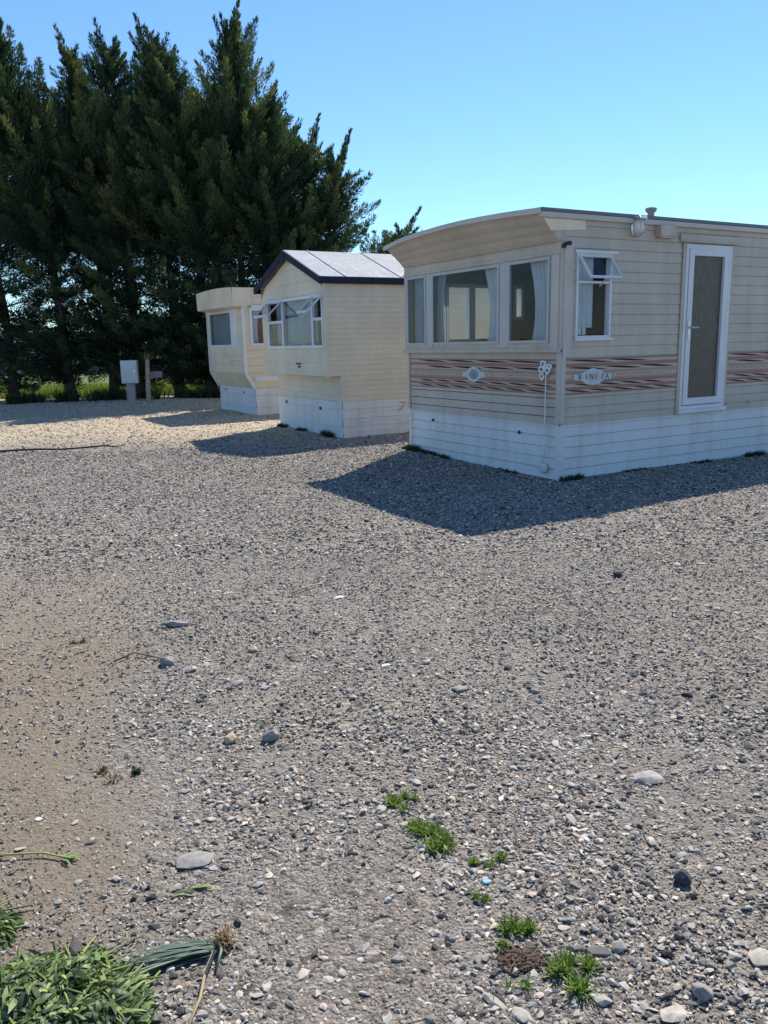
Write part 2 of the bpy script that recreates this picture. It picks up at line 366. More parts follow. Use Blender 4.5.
def field_mat():
    m, nt, b, out = new_mat('meadow')
    geo = node(nt, 'ShaderNodeNewGeometry'); P = geo.outputs['Position']
    c = ramp(nt, noise(nt, P, 3, 7, .7), [(.3, (.06, .085, .02)), (.5, (.12, .16, .04)), (.72, (.2, .21, .07))]).outputs[0]
    nt.links.new(c, b.inputs['Base Color']); b.inputs['Roughness'].default_value = .9
    bp = node(nt, 'ShaderNodeBump', i_Strength=1., i_Distance=.1); nt.links.new(noise(nt, P, 18, 5, .7), bp.inputs['Height']); nt.links.new(bp.outputs[0], b.inputs['Normal'])
    return m
M['field'] = field_mat()
fb = MB(); edge = []
fx = [-3000, -200, -60] + [x * 1.0 for x in range(-40, 41)] + [60, 200, 3000]
fy0 = [28.2 + .35 * math.sin(x * 1.3) + .25 * math.sin(x * 3.1) for x in fx]
for i in range(len(fx) - 1):
    for a, b_ in ((0, 2), (2, 8), (8, 40), (40, 4900)):
        za = .03 + .02 * min(a, 8); zb = .03 + .02 * min(b_, 8)
        fb.quad((fx[i], fy0[i] + a, za), (fx[i + 1], fy0[i + 1] + a, za), (fx[i + 1], fy0[i + 1] + b_, zb), (fx[i], fy0[i] + b_, zb))
tag(fb.build('field', 'field', smooth=True), kind='structure')

# ------------------------------------------------------------------ loose gravel: one 'stuff' object
def shard(seed, npts, rough):
    """an angular broken stone: the hull of a few random points"""
    rg = np.random.default_rng(seed); p = rg.normal(0, 1, (npts, 3)); p /= np.linalg.norm(p, axis=1)[:, None]; p *= rg.uniform(1 - rough, 1.1, (npts, 1))
    bm = bmesh.new()
    for q in p: bm.verts.new(q)
    r = bmesh.ops.convex_hull(bm, input=bm.verts[:]); bmesh.ops.delete(bm, geom=[v for v in bm.verts if not v.link_faces], context='VERTS')
    bmesh.ops.triangulate(bm, faces=bm.faces[:]); bmesh.ops.recalc_face_normals(bm, faces=bm.faces[:])
    bm.verts.index_update(); bm.verts.ensure_lookup_table()
    v = np.array([q.co[:] for q in bm.verts]); f = np.array([[q.index for q in t.verts] for t in bm.faces]); bm.free(); return v, f
ICO0 = [shard(i, 9, .4) for i in range(14)]; ICO1 = [shard(40 + i, 15, .32) for i in range(16)]; ICO2 = [shard(80 + i, 24, .24) for i in range(16)]
def inside_caravan(x, y):
    k = np.zeros(len(x), bool)
    for (cx, cy, wd, ln) in ((2.0132, 9.1451, 3.2, 9.2), (-.674, 14.018, 2.8, 9), (-2.954, 19.215, 2.55, 8)):
        dx, dy = x - cx, y - cy; u = dx * .8645 + dy * .5026; v = -dx * .5026 + dy * .8645
        k |= (u > 0) & (u < ln) & (v > 0) & (v < wd)
    return k
def scatter(n, y0, y1, rmin, rmax, power, mesh, flat=.62, keep=None, sink=.25):
    # uniform over the ground between two depths of the widened view
    # n stones would fill the bare wedge; the strip either side of it is filled to the same density
    n = int(n * ((.28 * (y1 ** 2 - y0 ** 2) + 2.3 * (y1 - y0)) / (.28 * (y1 ** 2 - y0 ** 2) + .5 * (y1 - y0))))
    y = RNG.uniform(y0, y1, 2 * n + 50); y = y[RNG.random(len(y)) < (.56 * y + 2.3) / (.56 * y1 + 2.3)][:n]; n = len(y)
    hw = .56 * y + 2.3; x = RNG.uniform(-1, 1, n) * hw
    k = ~inside_caravan(x, y) & (RNG.random(n) < sstep(0, .8, hw - np.abs(x)))
    if keep is not None: k &= RNG.random(n) < keep(x, y)
    x, y = x[k], y[k]; n = len(x)
    r = rmin * (rmax / rmin) ** (RNG.random(n) ** power)
    asp = np.stack([r * RNG.uniform(.8, 1.6, n), r * RNG.uniform(.6, 1.0, n), r * flat * RNG.uniform(.5, 1.15, n)], -1)
    tx = RNG.normal(0, .22, n); a = RNG.uniform(0, 2 * np.pi, n); z = gh(x, y) + asp[:, 2] * (1 - 2 * sink)
    b = beige_mask(x, y); d = dirt_mask(x, y)
    t = RNG.beta(1.05, 1.35, n) * .93
    t = np.where(RNG.random(n) < .03, RNG.uniform(.9, 1, n), t)
    t = np.where(RNG.random(n) < .85 * b, RNG.uniform(.82, .98, n), t)
    t = np.where(RNG.random(n) < .3 * sstep(4, 7.5, y) * (1 - b), RNG.uniform(.45, .68, n), t)
    t = np.where(RNG.random(n) < .4 * d, RNG.uniform(.05, .66, n), t)
    which = RNG.integers(0, len(mesh), n); VV, FF, TT, o = [], [], [], 0
    for w_, (bv, bf) in enumerate(mesh):
        k = which == w_; m = int(k.sum()); nv = len(bv)
        P = bv[None] * asp[k][:, None]
        c, s = np.cos(tx[k])[:, None], np.sin(tx[k])[:, None]; P = np.stack([P[..., 0], P[..., 1] * c - P[..., 2] * s, P[..., 1] * s + P[..., 2] * c], -1)
        c, s = np.cos(a[k])[:, None], np.sin(a[k])[:, None]; P = np.stack([P[..., 0] * c - P[..., 1] * s, P[..., 0] * s + P[..., 1] * c, P[..., 2]], -1)
        P += np.stack([x[k], y[k], z[k]], -1)[:, None]
        VV.append(P.reshape(-1, 3)); FF.append((bf[None] + (np.arange(m) * nv)[:, None, None]).reshape(-1, 3) + o); TT.append(np.repeat(t[k], len(bf))); o += m * nv
    return np.concatenate(VV), np.concatenate(FF), np.concatenate(TT), n
def cover(lo_dirt=.25):
    def k(x, y):
        patch = sstep(.3, .68, .6 * vnoise(x + 20, y + 20, .5, 21) + .4 * vnoise(x, y, .17, 22))
        right = sstep(-.3, .9, x / (.3 * y + .5) + .6 * (1.9 - np.minimum(y, 1.9)))
        base = np.clip(.16 + .72 * patch + .3 * right, 0, 1)
        return base * (1 - (1 - lo_dirt) * dirt_mask(x, y))
    return k
def in_dirt(x, y): return dirt_mask(x, y) * (.35 + .65 * vnoise(x + 3, y + 7, .25, 31))
def mid(x, y): return np.clip(.75 + .6 * sstep(.25, .7, vnoise(x + 11, y + 4, .45, 41)), 0, 1) * (1 - .5 * dirt_mask(x, y))
parts = [scatter(46000, 1.2, 3.0, .003, .008, 1.2, ICO0, .62, cover(.5), .2),
         scatter(13500, 1.2, 3.3, .007, .016, 1.9, ICO1, .6, cover(.15), .25),
         scatter(360, 1.2, 4.0, .014, .026, 2.0, ICO2, .55, cover(.12), .3),
         scatter(26000, 1.4, 5.5, .002, .007, 1.5, ICO0, .8, in_dirt, .15),
         scatter(70000, 3.0, 6.0, .004, .0135, 1.6, ICO0, .65, mid, .15),
         scatter(2600, 3.0, 7.0, .011, .02, 2.0, ICO1, .6, cover(.2), .2),
         scatter(130000, 6.0, 13, .007, .024, 1.8, ICO0, .6, mid, .15),
         scatter(50000, 12., 27, .012, .038, 2.2, ICO0, .6, None, .15),
         scatter(45, 1.8, 7., .024, .038, 1.6, ICO2, .5, cover(.3), .35)]
off = 0; Vs, Fs, Ts = [], [], []
for P_, F_, T_, n_ in parts:
    Vs.append(P_); Fs.append(F_ + off); Ts.append(T_); off += len(P_)
tag(np_mesh('gravel', np.concatenate(Vs), np.concatenate(Fs), 'stones', np.concatenate(Ts)), 'loose grey and tan gravel stones spread over the whole yard', 'gravel', kind='stuff')

# ------------------------------------------------------------------ caravan building kit (local frame: x back along the side, y across, z up)
class Wall:
    """a wall plane: point + along (u) + outward (n)"""
    def __init__(s, p, u, n): s.p, s.u, s.n = Vector(p), Vector(u), Vector(n)
    def at(s, u, z, n=0): q = s.p + s.u * u + s.n * n; return (q.x, q.y, z + s.p.z)
    def box(s, mb, u0, u1, z0, z1, n0, n1, m=0):
        v = [s.at(u, z, n) for z in (z0, z1) for n in (n0, n1) for u in (u0, u1)]
        mb.add(v, [(0, 2, 3, 1), (4, 5, 7, 6), (0, 1, 5, 4), (2, 6, 7, 3), (0, 4, 6, 2), (1, 3, 7, 5)], m)
    def frame(s, mb, u0, u1, z0, z1, w, n0, n1, m=0):
        s.box(mb, u0, u1, z0, z0 + w, n0, n1, m); s.box(mb, u0, u1, z1 - w, z1, n0, n1, m)
        s.box(mb, u0, u0 + w, z0 + w, z1 - w, n0, n1, m); s.box(mb, u1 - w, u1, z0 + w, z1 - w, n0, n1, m)
    def siding(s, mb, z0, z1, ul, ur, holes=(), pitch=.11, lap=.008, m=0, slot=.011, dep=.014):
        L = ul if callable(ul) else (lambda z: ul); Rr = ur if callable(ur) else (lambda z: ur)
        courses = []; z = z0
        while z < z1 - 1e-6: courses.append((z, min(z + pitch, z1))); z += pitch
        for a, b in courses:
            cuts = sorted({a, b} | {h[i] for h in holes for i in (2, 3) if a < h[i] < b})
            for c, d in zip(cuts, cuts[1:]):
                mid = (c + d) / 2; iv = [(None, None)]; hs = sorted((h[0], h[1]) for h in holes if h[2] < mid < h[3])
                segs = []; start = None
                for h0, h1 in hs: segs.append((start, h0)); start = h1
                segs.append((start, None))
                for s0, s1 in segs:
                    oc, od = lap * (1 - (c - a) / pitch), lap * (1 - (d - a) / pitch)
                    a0, a1 = (L(c), L(d)) if s0 is None else (s0, s0); b0, b1 = (Rr(c), Rr(d)) if s1 is None else (s1, s1)
                    if c == a and lap and d - c > 2.5 * slot:   # recessed shadow gap under the lip of each board
                        e = c + slot
                        mb.quad(s.at(a0, e, oc), s.at(b0, e, oc), s.at(b1, d, od), s.at(a1, d, od), m)
                        mb.quad(s.at(a0, e, oc), s.at(a0, e, -dep), s.at(b0, e, -dep), s.at(b0, e, oc), m)
                        mb.quad(s.at(a0, c, -dep), s.at(b0, c, -dep), s.at(b0, e, -dep), s.at(a0, e, -dep), m)
                        mb.quad(s.at(a0, c, -dep), s.at(a0, c, 0), s.at(b0, c, 0), s.at(b0, c, -dep), m)
                    else: mb.quad(s.at(a0, c, oc), s.at(b0, c, oc), s.at(b1, d, od), s.at(a1, d, od), m)
def curtain(wall, u0, u1, z0, z1, n, mat, parent, amp=.022, folds=9, gather=0):
    mb = MB(); k = 60; o = 0
    for j in range(5):
        f = j / 4; g = 1 - gather * math.sin(f * math.pi * .8)
        for i in range(k + 1):
            t = i / k; u = u0 + (u1 - u0) * t * g
            mb.v.append(wall.at(u, z1 + (z0 - z1) * f, n + amp * math.sin(t * folds * 2 * math.pi + .5 * math.sin(7 * t + f)) * (.6 + .4 * f)))
    for j in range(4):
        for i in range(k): a = j * (k + 1) + i; mb.f.append((a, a + 1, a + k + 2, a + k + 1)); mb.m.append(0); mb.t.append(.5)
    return mb.build('curtain', mat, parent, True)
def awning_sash(wall, u0, u1, ztop, h, ang, n0, parent, w=.026, frame='white_frame'):
    """top-hung sash pushed open: frame bars, stay and pane"""
    mb = MB(); sn, cs = math.sin(ang), math.cos(ang)
    A, B = wall.at(u0, ztop, n0), wall.at(u1, ztop, n0); C, D = wall.at(u0, ztop - h * cs, n0 + h * sn), wall.at(u1, ztop - h * cs, n0 + h * sn)
    for a, b in ((A, B), (C, D), (A, C), (B, D)): mb.bar(a, b, w, .022, wall.n + Vector((0, 0, .3)))
    Cw = wall.at((u0 + u1) / 2, ztop - h * cs, n0 + h * sn); mb.bar(Cw, wall.at((u0 + u1) / 2 + .08, ztop - h - .02, n0), .012, .008, (1, 0, 0))
    o = mb.build('open_sash', frame, parent)
    pm = MB(); d = Vector((wall.n.x * cs, wall.n.y * cs, sn)) * .004
    A, B, C, D = map(Vector, (A, B, C, D))
    q = [A - d, B - d, D - d, C - d, A + d, B + d, D + d, C + d]
    pm.add([p[:] for p in q], [(0, 1, 2, 3), (7, 6, 5, 4), (0, 4, 5, 1), (3, 2, 6, 7)])
    pm.build('sash_pane', 'glass', parent); return o
def pane(wall, u0, u1, z0, z1, n, parent, mat='glass'):
    mb = MB(); wall.box(mb, u0, u1, z0, z1, n, n + .006); return mb.build('pane', mat, parent)
def text_mesh(txt, size, wall, u, z, n, mat, parent, name='lettering', flip=False, sx=1.):
    cu = bpy.data.curves.new('lettering', 'FONT'); cu.body = txt; cu.size = size; cu.align_x = 'CENTER'; cu.align_y = 'CENTER'; cu.extrude = .0015; cu.resolution_u = 2
    ob = bpy.data.objects.new('lettering_source', cu); COL.objects.link(ob)
    dg = bpy.context.evaluated_depsgraph_get(); me = bpy.data.meshes.new_from_object(ob.evaluated_get(dg))
    bpy.data.objects.remove(ob); sg = -1 if flip else 1
    for v in me.vertices: v.co = wall.at(u + sg * v.co.x * sx, z + v.co.y, n + v.co.z)
    me.name = name; me.materials.clear(); me.materials.append(M[mat])
    o = bpy.data.objects.new(name, me); COL.objects.link(o); o.parent = parent; return o
RZ = math.atan2(.5026, .8645)

# ------------------------------------------------------------------ caravan one: tan, bay window, striped
def caravan_striped():
    W, Lc, ZS, ZE = 3.17, 9.2, .62, 2.93
    t = thing('static_caravan', 'tan caravan with brown wave stripes, white glazed side door and three-pane bay window', 'caravan', (2.0132, 9.1451, 0), RZ, 'static caravans parked in a row')
    near, front = Wall((0, 0, 0), (1, 0, 0), (0, -1, 0)), Wall((0, 0, 0), (0, 1, 0), (-1, 0, 0))
    far, back = Wall((0, W, 0), (1, 0, 0), (0, 1, 0)), Wall((Lc, 0, 0), (0, 1, 0), (1, 0, 0))
    hn = [(.18, .72, 1.6, 2.52), (1.93, 2.77, .7, 2.68), (5.2, 6.3, 1.5, 2.4)]
    hf = [(.5, 1.66, 1.58, 2.42), (1.86, 2.06, 1.9, 2.42), (4.5, 5.6, 1.5, 2.4)]
    mb = MB(); near.siding(mb, ZS, .98, 0, Lc, hn, .105, .009, slot=.009, dep=.01); near.siding(mb, .98, 1.385, 0, Lc, hn, .5, .004); near.siding(mb, 1.385, ZE, 0, Lc, hn, .118, .008, slot=.007, dep=.008); mb.build('side_wall', 'cladding_tan', t)
    mb = MB(); far.siding(mb, ZS, ZE, 0, Lc, hf, .105, .009); mb.build('side_wall', 'cladding_tan', t)
    mb = MB(); back.siding(mb, ZS, 3.05, 0, W, (), .105, .009); mb.build('end_wall', 'cladding_tan', t)
    mb = MB(); front.siding(mb, ZS, 1.48, 0, W, (), .105, .009); mb.build('front_wall', 'cladding_tan', t)
    # bay: stands 5 cm proud, band above and ledge below the panes
    bay = Wall((-.05, 0, 0), (0, 1, 0), (-1, 0, 0)); panes = [(.15, .87, 1.56, 2.49), (1.04, 2.49, 1.56, 2.49), (2.64, 3.12, 1.56, 2.49)]
    mb = MB(); bay.siding(mb, 1.48, 2.66, -.012, W + .03, panes, 1.3, 0)
    for y in (-.012, W + .03): mb.quad((-.05, y, 1.48), (0, y, 1.48), (0, y, 2.66), (-.05, y, 2.66))
    mb.quad((-.05, -.012, 1.48), (-.05, W + .03, 1.48), (0, W + .03, 1.48), (0, -.012, 1.48))
    bay.box(mb, -.04, W + .06, 1.455, 1.5, 0, .022); bay.box(mb, -.02, W + .04, 2.505, 2.53, .002, .02)
    mb.build('bay_surround', 'cladding_tan', t)
    # lining, floor, ceiling, partition
    mb = MB()
    Wall((0, .06, 0), (1, 0, 0), (0, -1, 0)).siding(mb, ZS, 2.9, .02, Lc - .05, hn, 3, 0)
    Wall((0, W - .06, 0), (1, 0, 0), (0, 1, 0)).siding(mb, ZS, 2.9, .02, Lc - .05, hf, 3, 0)
    Wall((.01, 0, 0), (0, 1, 0), (-1, 0, 0)).siding(mb, ZS, 2.9, .06, W - .06, panes, 3, 0)
    Wall((3.4, 0, 0), (0, 1, 0), (1, 0, 0)).siding(mb, ZS, 2.9, .06, W - .06, [(1.2, 1.95, .7, 2.5)], 3, 0)
    mb.quad((.02, .06, 2.62), (Lc - .05, .06, 2.62), (Lc - .05, W - .06, 2.62), (.02, W - .06, 2.62))
    mb.build('interior_lining', 'wood_dark', t)
    mb = MB(); mb.box(.02, Lc - .05, .06, W - .06, .6, .66); mb.build('floor', 'floor_inside', t)
    mb = MB(); mb.box(.1, .62, .3, W - .1, .66, 1.08, 0, .04); mb.box(.62, 2.0, W - .65, W - .1, .66, 1.08, 0, .04); mb.box(.12, .25, .3, W - .1, 1.08, 1.42, 0, .04); mb.build('bench_seat', 'seat', t)
    # windows
    mb = MB()
    for a, b, c, d in panes: bay.frame(mb, a, b, c, d, .032, -.02, .014)
    bay.box(mb, .87, 1.04, 1.52, 2.5, -.01, .006); bay.box(mb, 2.49, 2.64, 1.52, 2.5, -.01, .006)
    wnd = mb.build('bay_window', 'alu', t)
    for a, b, c, d in panes: pane(bay, a + .032, b - .032, c + .032, d - .032, -.006, wnd)
    curtain(bay, .17, .62, 1.58, 2.5, -.11, 'curtain_pale', wnd, .02, 6, .25)
    curtain(bay, 1.06, 1.48, 1.58, 2.5, -.11, 'curtain_pale', wnd, .015, 3, .3)
    curtain(bay, 2.62, 2.3, 1.58, 2.5, -.11, 'curtain_blue', wnd, .015, 3, .3)
    curtain(bay, 3.09, 2.78, 1.58, 2.5, -.11, 'curtain_blue', wnd, .015, 3, .3)
    mb = MB(); near.frame(mb, .18, .72, 1.6, 2.52, .03, -.05, .022); near.box(mb, .21, .69, 2.2, 2.225, -.04, .016); near.box(mb, .14, .78, 2.52, 2.55, 0, .04)
    near.box(mb, .16, .74, 1.575, 1.6, 0, .05)
    wnd = mb.build('side_window', 'white_frame', t); pane(near, .22, .68, 1.64, 2.2, -.02, wnd)
    awning_sash(near, .22, .68, 2.49, .3, R(38), .02, wnd)
    curtain(near, .21, .53, 1.72, 2.5, -.09, 'curtain_pale', wnd, .012, 4)
    mb = MB(); near.box(mb, .22, .4, 1.64, 1.72, -.2, -.12); near.box(mb, .42, .47, 1.64, 1.76, -.18, -.12); mb.build('windowsill_clutter', 'white_frame', wnd)
    for a, b, c, d in (hn[2], hf[2]):
        wl = near if (a, b, c, d) == hn[2] else far
        mb = MB(); wl.frame(mb, a, b, c, d, .045, -.05, .022); wnd = mb.build('side_window', 'white_frame', t); pane(wl, a + .04, b - .04, c + .04, d - .04, -.02, wnd)
        curtain(wl, a + .02, b - .02, c, d, -.12, 'curtain_blue', wnd, .02, 12)
    for i, (a, b, c, d) in enumerate(hf[:2]):
        mb = MB(); far.frame(mb, a, b, c, d, .05, -.07, .022)
        if i == 0: far.box(mb, 1.02, 1.13, c, d, -.068, .02)
        wnd = mb.build('side_window', 'white_frame', t); pane(far, a + .05, b - .05, c + .05, d - .05, -.02, wnd)
        if i == 0: curtain(far, .53, .62, c, d, -.12, 'curtain_blue', wnd, .012, 2)
    # skirting of white boards
    mb = MB()
    for wl, l in ((near, Lc), (far, Lc), (front, W), (back, W)):
        wl.siding(mb, -.12, ZS, 0, l, (), .124, .012)
    for x, y in ((0, 0), (0, W)): mb.box(x - .016, x + .06, (y - .016 if y == 0 else y - .06), (y + .06 if y == 0 else y + .016), -.12, ZS + .004)
    near.box(mb, -.015, Lc, ZS, ZS + .02, .0125, .018); front.box(mb, 0, W, ZS, ZS + .02, .0125, .018)
    sk = mb.build('skirting', 'skirt_white', t)
    for y, z in ((2.55, .53), (.69, .51)):
        m2 = MB(); m2.lathe((-.012, y, z), [(.022, 0), (.022, .012), (.012, .02)], 10, axis='x'); m2.build('jacking_hole_cap', 'black', sk)
    # corner posts and trims
    mb = MB(); near.box(mb, 0, .13, 1.4, 2.64, .0125, .02); bay.box(mb, .0, .11, 1.5, 2.5, .001, .016); near.box(mb, -.02, .045, .66, 1.4, .0125, .024); front.box(mb, -.02, .05, .66, 1.455, .0125, .026)
    mb.build('corner_post', 'trim', t); mb = MB(); front.box(mb, W - .03, W + .02, .66, 1.455, .0125, .022); mb.build('corner_post', 'trim', t)
    # roof: shallow barrel, with hood flaring forward over the bay
    n = 24; XF = -.36
    def rz_(y): return float(np.interp(y, [0, .06, .3, .65, 1.02, 1.45, 1.84, 2.3, 2.6, 2.8, 3.0, 3.17], [2.958, 2.962, 2.977, 2.994, 3.008, 3.016, 3.013, 2.998, 2.983, 2.968, 2.945, 2.918]))
    mb = MB(); ysr = [-.05 + (W + .1) * i / n for i in range(n + 1)]
    zsr = [rz_(min(max(y, 0), W)) for y in ysr]
    for i in range(n):
        y0, y1, z0, z1 = ysr[i], ysr[i + 1], zsr[i], zsr[i + 1]
        mb.quad((XF, y0, z0), (Lc + .1, y0, z0), (Lc + .1, y1, z1), (XF, y1, z1)); mb.quad((XF, y0, z0 - .035), (XF, y1, z1 - .035), (Lc + .1, y1, z1 - .035), (Lc + .1, y0, z0 - .035))
        mb.quad((XF, y0, z0 - .035), (XF, y0, z0), (XF, y1, z1), (XF, y1, z1 - .035)); mb.quad((Lc + .1, y0, z0 - .035), (Lc + .1, y1, z1 - .035), (Lc + .1, y1, z1), (Lc + .1, y0, z0))
    for y, z in ((ysr[0], zsr[0]), (ysr[-1], zsr[-1])): mb.quad((XF, y, z - .035), (Lc + .1, y, z - .035), (Lc + .1, y, z), (XF, y, z))
    roof = mb.build('roof', 'roof_dark', t)
    mb = MB()
    for i in range(n):   # pale lip under the front roof edge
        y0, y1, z0, z1 = ysr[i], ysr[i + 1], zsr[i], zsr[i + 1]
        a = [(XF - .012, y0, z0 - .06), (XF - .012, y1, z1 - .06), (XF - .012, y1, z1 - .004), (XF - .012, y0, z0 - .004)]; mb.quad(*a)
        mb.quad((XF - .012, y0, z0 - .06), (XF + .03, y0, z0 - .06), (XF + .03, y1, z1 - .06), (XF - .012, y1, z1 - .06)); mb.quad((XF - .012, y0, z0 - .004), (XF - .012, y1, z1 - .004), (XF, y1, z1 - .004), (XF, y0, z0 - .004))
    near.box(mb, XF, Lc + .1, 2.865, 2.918, .012, .046); far.box(mb, XF, Lc + .1, 2.865, 2.918, .012, .046)
    mb.build('roof_edge_trim', 'trim', roof)
    mb = MB(); mb.lathe((2.1, .7, 2.96), [(.042, 0), (.042, .18), (.068, .2), (.072, .235), (.045, .25)], 16); mb.build('flue', 'concrete', roof)
    # hood
    mb = MB(); ns = 14
    def hood_pt(y, f):
        ztop = rz_(min(max(y, 0), W)) - .045; x = -.075 + (XF + .012 + .075) * f ** 1.15; z = 2.63 + (ztop - 2.63) * f
        rib = .006 * abs(math.sin(f * math.pi * 3.5)); return (x - rib * .7, y, z - rib * .7)
    for i in range(n):
        for j in range(ns):
            y0, y1 = W * i / n, W * (i + 1) / n; a, b = j / ns, (j + 1) / ns
            mb.quad(hood_pt(y0, a), hood_pt(y1, a), hood_pt(y1, b), hood_pt(y0, b))
    hood = mb.build('front_hood', 'cladding_hood', t)
    for y, sg in ((0, -1), (W, 1)):
        mb = MB(); ring = [hood_pt(y, j / ns) for j in range(ns + 1)]
        ring = [(p[0], y + sg * .002, p[2]) for p in ring] + [(.02, y + sg * .002, 2.91), (.02, y + sg * .002, 2.63)]
        mb.add(ring, [tuple(range(len(ring)))]); mb.build('hood_cheek', 'cladding_tan', hood)
    mb = MB(); q = [(-.3, 2.862), (.29, 2.862), (.31, 2.765), (-.19, 2.735)]
    mb.add([(x, -.016, z) for x, z in q] + [(x, 0, z) for x, z in q], [(0, 1, 2, 3), (0, 4, 5, 1), (1, 5, 6, 2), (2, 6, 7, 3), (3, 7, 4, 0)]); mb.build('patch_panel', 'cream_patch', hood)
    # wave stripes: flat band with slanted dark lens shapes
    def stripes(wl, u0, u1, gap=None, sgn=1, lens=1.):
        mb = MB(); segs = [(u0, u1)] if gap is None else [(u0, gap[0]), (gap[1], u1)]
        rows = [(.985, 1.0, 1), (1.0, 1.03, 0), (1.03, 1.062, 1), (1.062, 1.1, 0), (1.1, 1.135, 1), (1.135, 1.16, 3), (1.16, 1.205, 0), (1.205, 1.24, 3), (1.24, 1.285, 0), (1.285, 1.325, 1), (1.325, 1.36, 0), (1.36, 1.378, 1)]
        for a, b in segs:
            for z0, z1, c in rows: wl.box(mb, a, b, z0, z1, .0095, .0125, {0: 0, 1: 1, 2: 0, 3: 3}[c])
            for zc, ln, st, hh in ((1.345, .66, .6, .021), (1.265, .62, .57, .023), (1.08, .4, .36, .02), (1.014, .38, .35, .019)):
                k = a + random.uniform(0, .2)
                while k + ln * lens < b:
                    pts = []
                    l2 = ln * lens
                    for i in range(9): f = i / 8; pts.append((k + l2 * f, zc + sgn * (.5 - f) * .026 + hh * .6 * math.sin(math.pi * f ** .75)))
                    for i in range(7, 0, -1): f = i / 8; pts.append((k + l2 * f, zc + sgn * (.5 - f) * .026 - hh * .45 * math.sin(math.pi * f ** 1.3)))
                    mb.add([wl.at(u, z, .0145) for u, z in pts], [tuple(range(len(pts)))], 2); k += st * lens
            k = a + .1
            while k < b - .1:
                wl.box(mb, k, k + .018, 1.178, 1.193, .0127, .014, 1); k += random.choice((.032, .032, .036, .07))
        return mb.build('stripe_band', ['stripe_pale', 'stripe_pink', 'dark_brown', 'stripe_mid'], t)
    stripes(near, .05, Lc, (1.89, 2.81)); stripes(front, .06, W - .04, None, -1, 1.1)
    # badges
    def badge(wl, u, z, hw, hh, txt, flip):
        mb = MB(); pts = [(-1, .32), (-.62, .38), (-.36, .82), (0, 1), (.36, .82), (.62, .38), (1, .32), (1, -.32), (.62, -.38), (.36, -.82), (0, -1), (-.36, -.82), (-.62, -.38), (-1, -.32)]
        ring = [wl.at(u + x * hw, z + y * hh, .02) for x, y in pts]; ring0 = [wl.at(u + x * hw, z + y * hh, .012) for x, y in pts]; k = len(pts)
        mb.add(ring + ring0, [tuple(range(k))] + [(i, i + k, (i + 1) % k + k, (i + 1) % k) for i in range(k)])
        bd = mb.build('badge', 'badge', t)
        m2 = MB(); m2.add([wl.at(u + x * hw * .42, z + y * hh * .62, .0205 + i * 0) for i, (x, y) in enumerate([(math.cos(a * .2618), math.sin(a * .2618)) for a in range(24)])], [tuple(range(24))]); m2.build('emblem', 'trim' if txt else 'concrete', bd)
        if txt:
            for ch, du in zip(txt, (-.7, -.36, -.08, .16, .5, .76)):
                if ch != ' ': text_mesh(ch, .085, wl, u + du * hw, z, .022, 'badge_blue', bd, 'letter', flip)
        else: text_mesh('I', .1, wl, u, z, .022, 'badge_blue', bd, 'letter', True)
    badge(near, .47, 1.168, .29, .098, 'BINI7A', False); badge(front, 1.6, 1.18, .235, .1, None, True)
    # door
    mb = MB(); near.frame(mb, 1.93, 2.77, .7, 2.68, .045, -.05, .03); near.frame(mb, 1.985, 2.715, .755, 2.635, .085, -.03, .036)
    near.box(mb, 1.9, 2.8, .655, .7, -.02, .06)
    dr = mb.build('door', 'white_frame', t); pane(near, 2.07, 2.63, .84, 2.55, -.004, dr, 'obscured')
    mb = MB(); near.box(mb, 2.0, 2.04, 1.56, 1.78, .036, .05); mb.tube([near.at(2.02, 1.7, .05), near.at(2.02, 1.7, .085), near.at(2.15, 1.7, .085)], .011, 8); mb.tube([near.at(2.02, 1.6, .036), near.at(2.02, 1.6, .056)], .012, 8); mb.build('handle', 'steel', dr)
    mb = MB(); near.box(mb, 1.82, 2.87, 2.71, 2.785, .012, .034); near.box(mb, 1.82, 2.87, 2.698, 2.71, .012, .055); near.box(mb, 1.885, 1.928, .64, 2.69, .012, .024); near.box(mb, 2.772, 2.81, .64, 2.69, .012, .024); mb.build('door_surround', 'cladding_tan', dr)
    # bulkhead lamp, meter box, hose hook, vent
    mb = MB(); mb.lathe((1.05, 0, 2.825), [(.1, .0), (.1, .03), (.085, .045)], 20, axis='y'); lp = mb.build('outside_lamp', 'steel', t, False)
    for v in lp.data.vertices: v.co.z = 2.825 + (v.co.z - 2.825) * 1.1; v.co.x = 1.05 + (v.co.x - 1.05) * .68
    mb = MB(); mb.lathe((1.05, -.04, 2.825), [(.078, 0), (.076, .04), (.06, .08), (.03, .1)], 20, axis='y'); ls = mb.build('lamp_lens', 'lens', lp, True)
    for v in ls.data.vertices: v.co.z = 2.825 + (v.co.z - 2.825) * 1.1; v.co.x = 1.05 + (v.co.x - 1.05) * .68
    mb = MB()
    for du in (-.035, .035): mb.tube([(1.05 + du, -.03, 2.93), (1.05 + du, -.13, 2.89), (1.05 + du, -.15, 2.825), (1.05 + du, -.13, 2.76), (1.05 + du, -.03, 2.72)], .006, 6)
    mb.box(.99, 1.11, -.15, -.03, 2.9, 2.93, 0, .008); mb.build('lamp_guard', 'steel', lp)
    mb = MB(); mb.box(1.4, 1.66, -.1, 0, 2.735, 2.865, 0, .012); mb.box(1.42, 1.64, -.085, -.01, 2.722, 2.735); mb.build('vent_box', 'cladding_tan', t)
    mb = MB(); mb.tube([(.0, -.02, 2.6), (.0, -.07, 2.61), (.02, -.1, 2.6)], .022, 8); mb.tube([(-.035, -.02, 2.58), (-.035, -.06, 2.57)], .018, 8); mb.build('hose_hook', 'black', t)
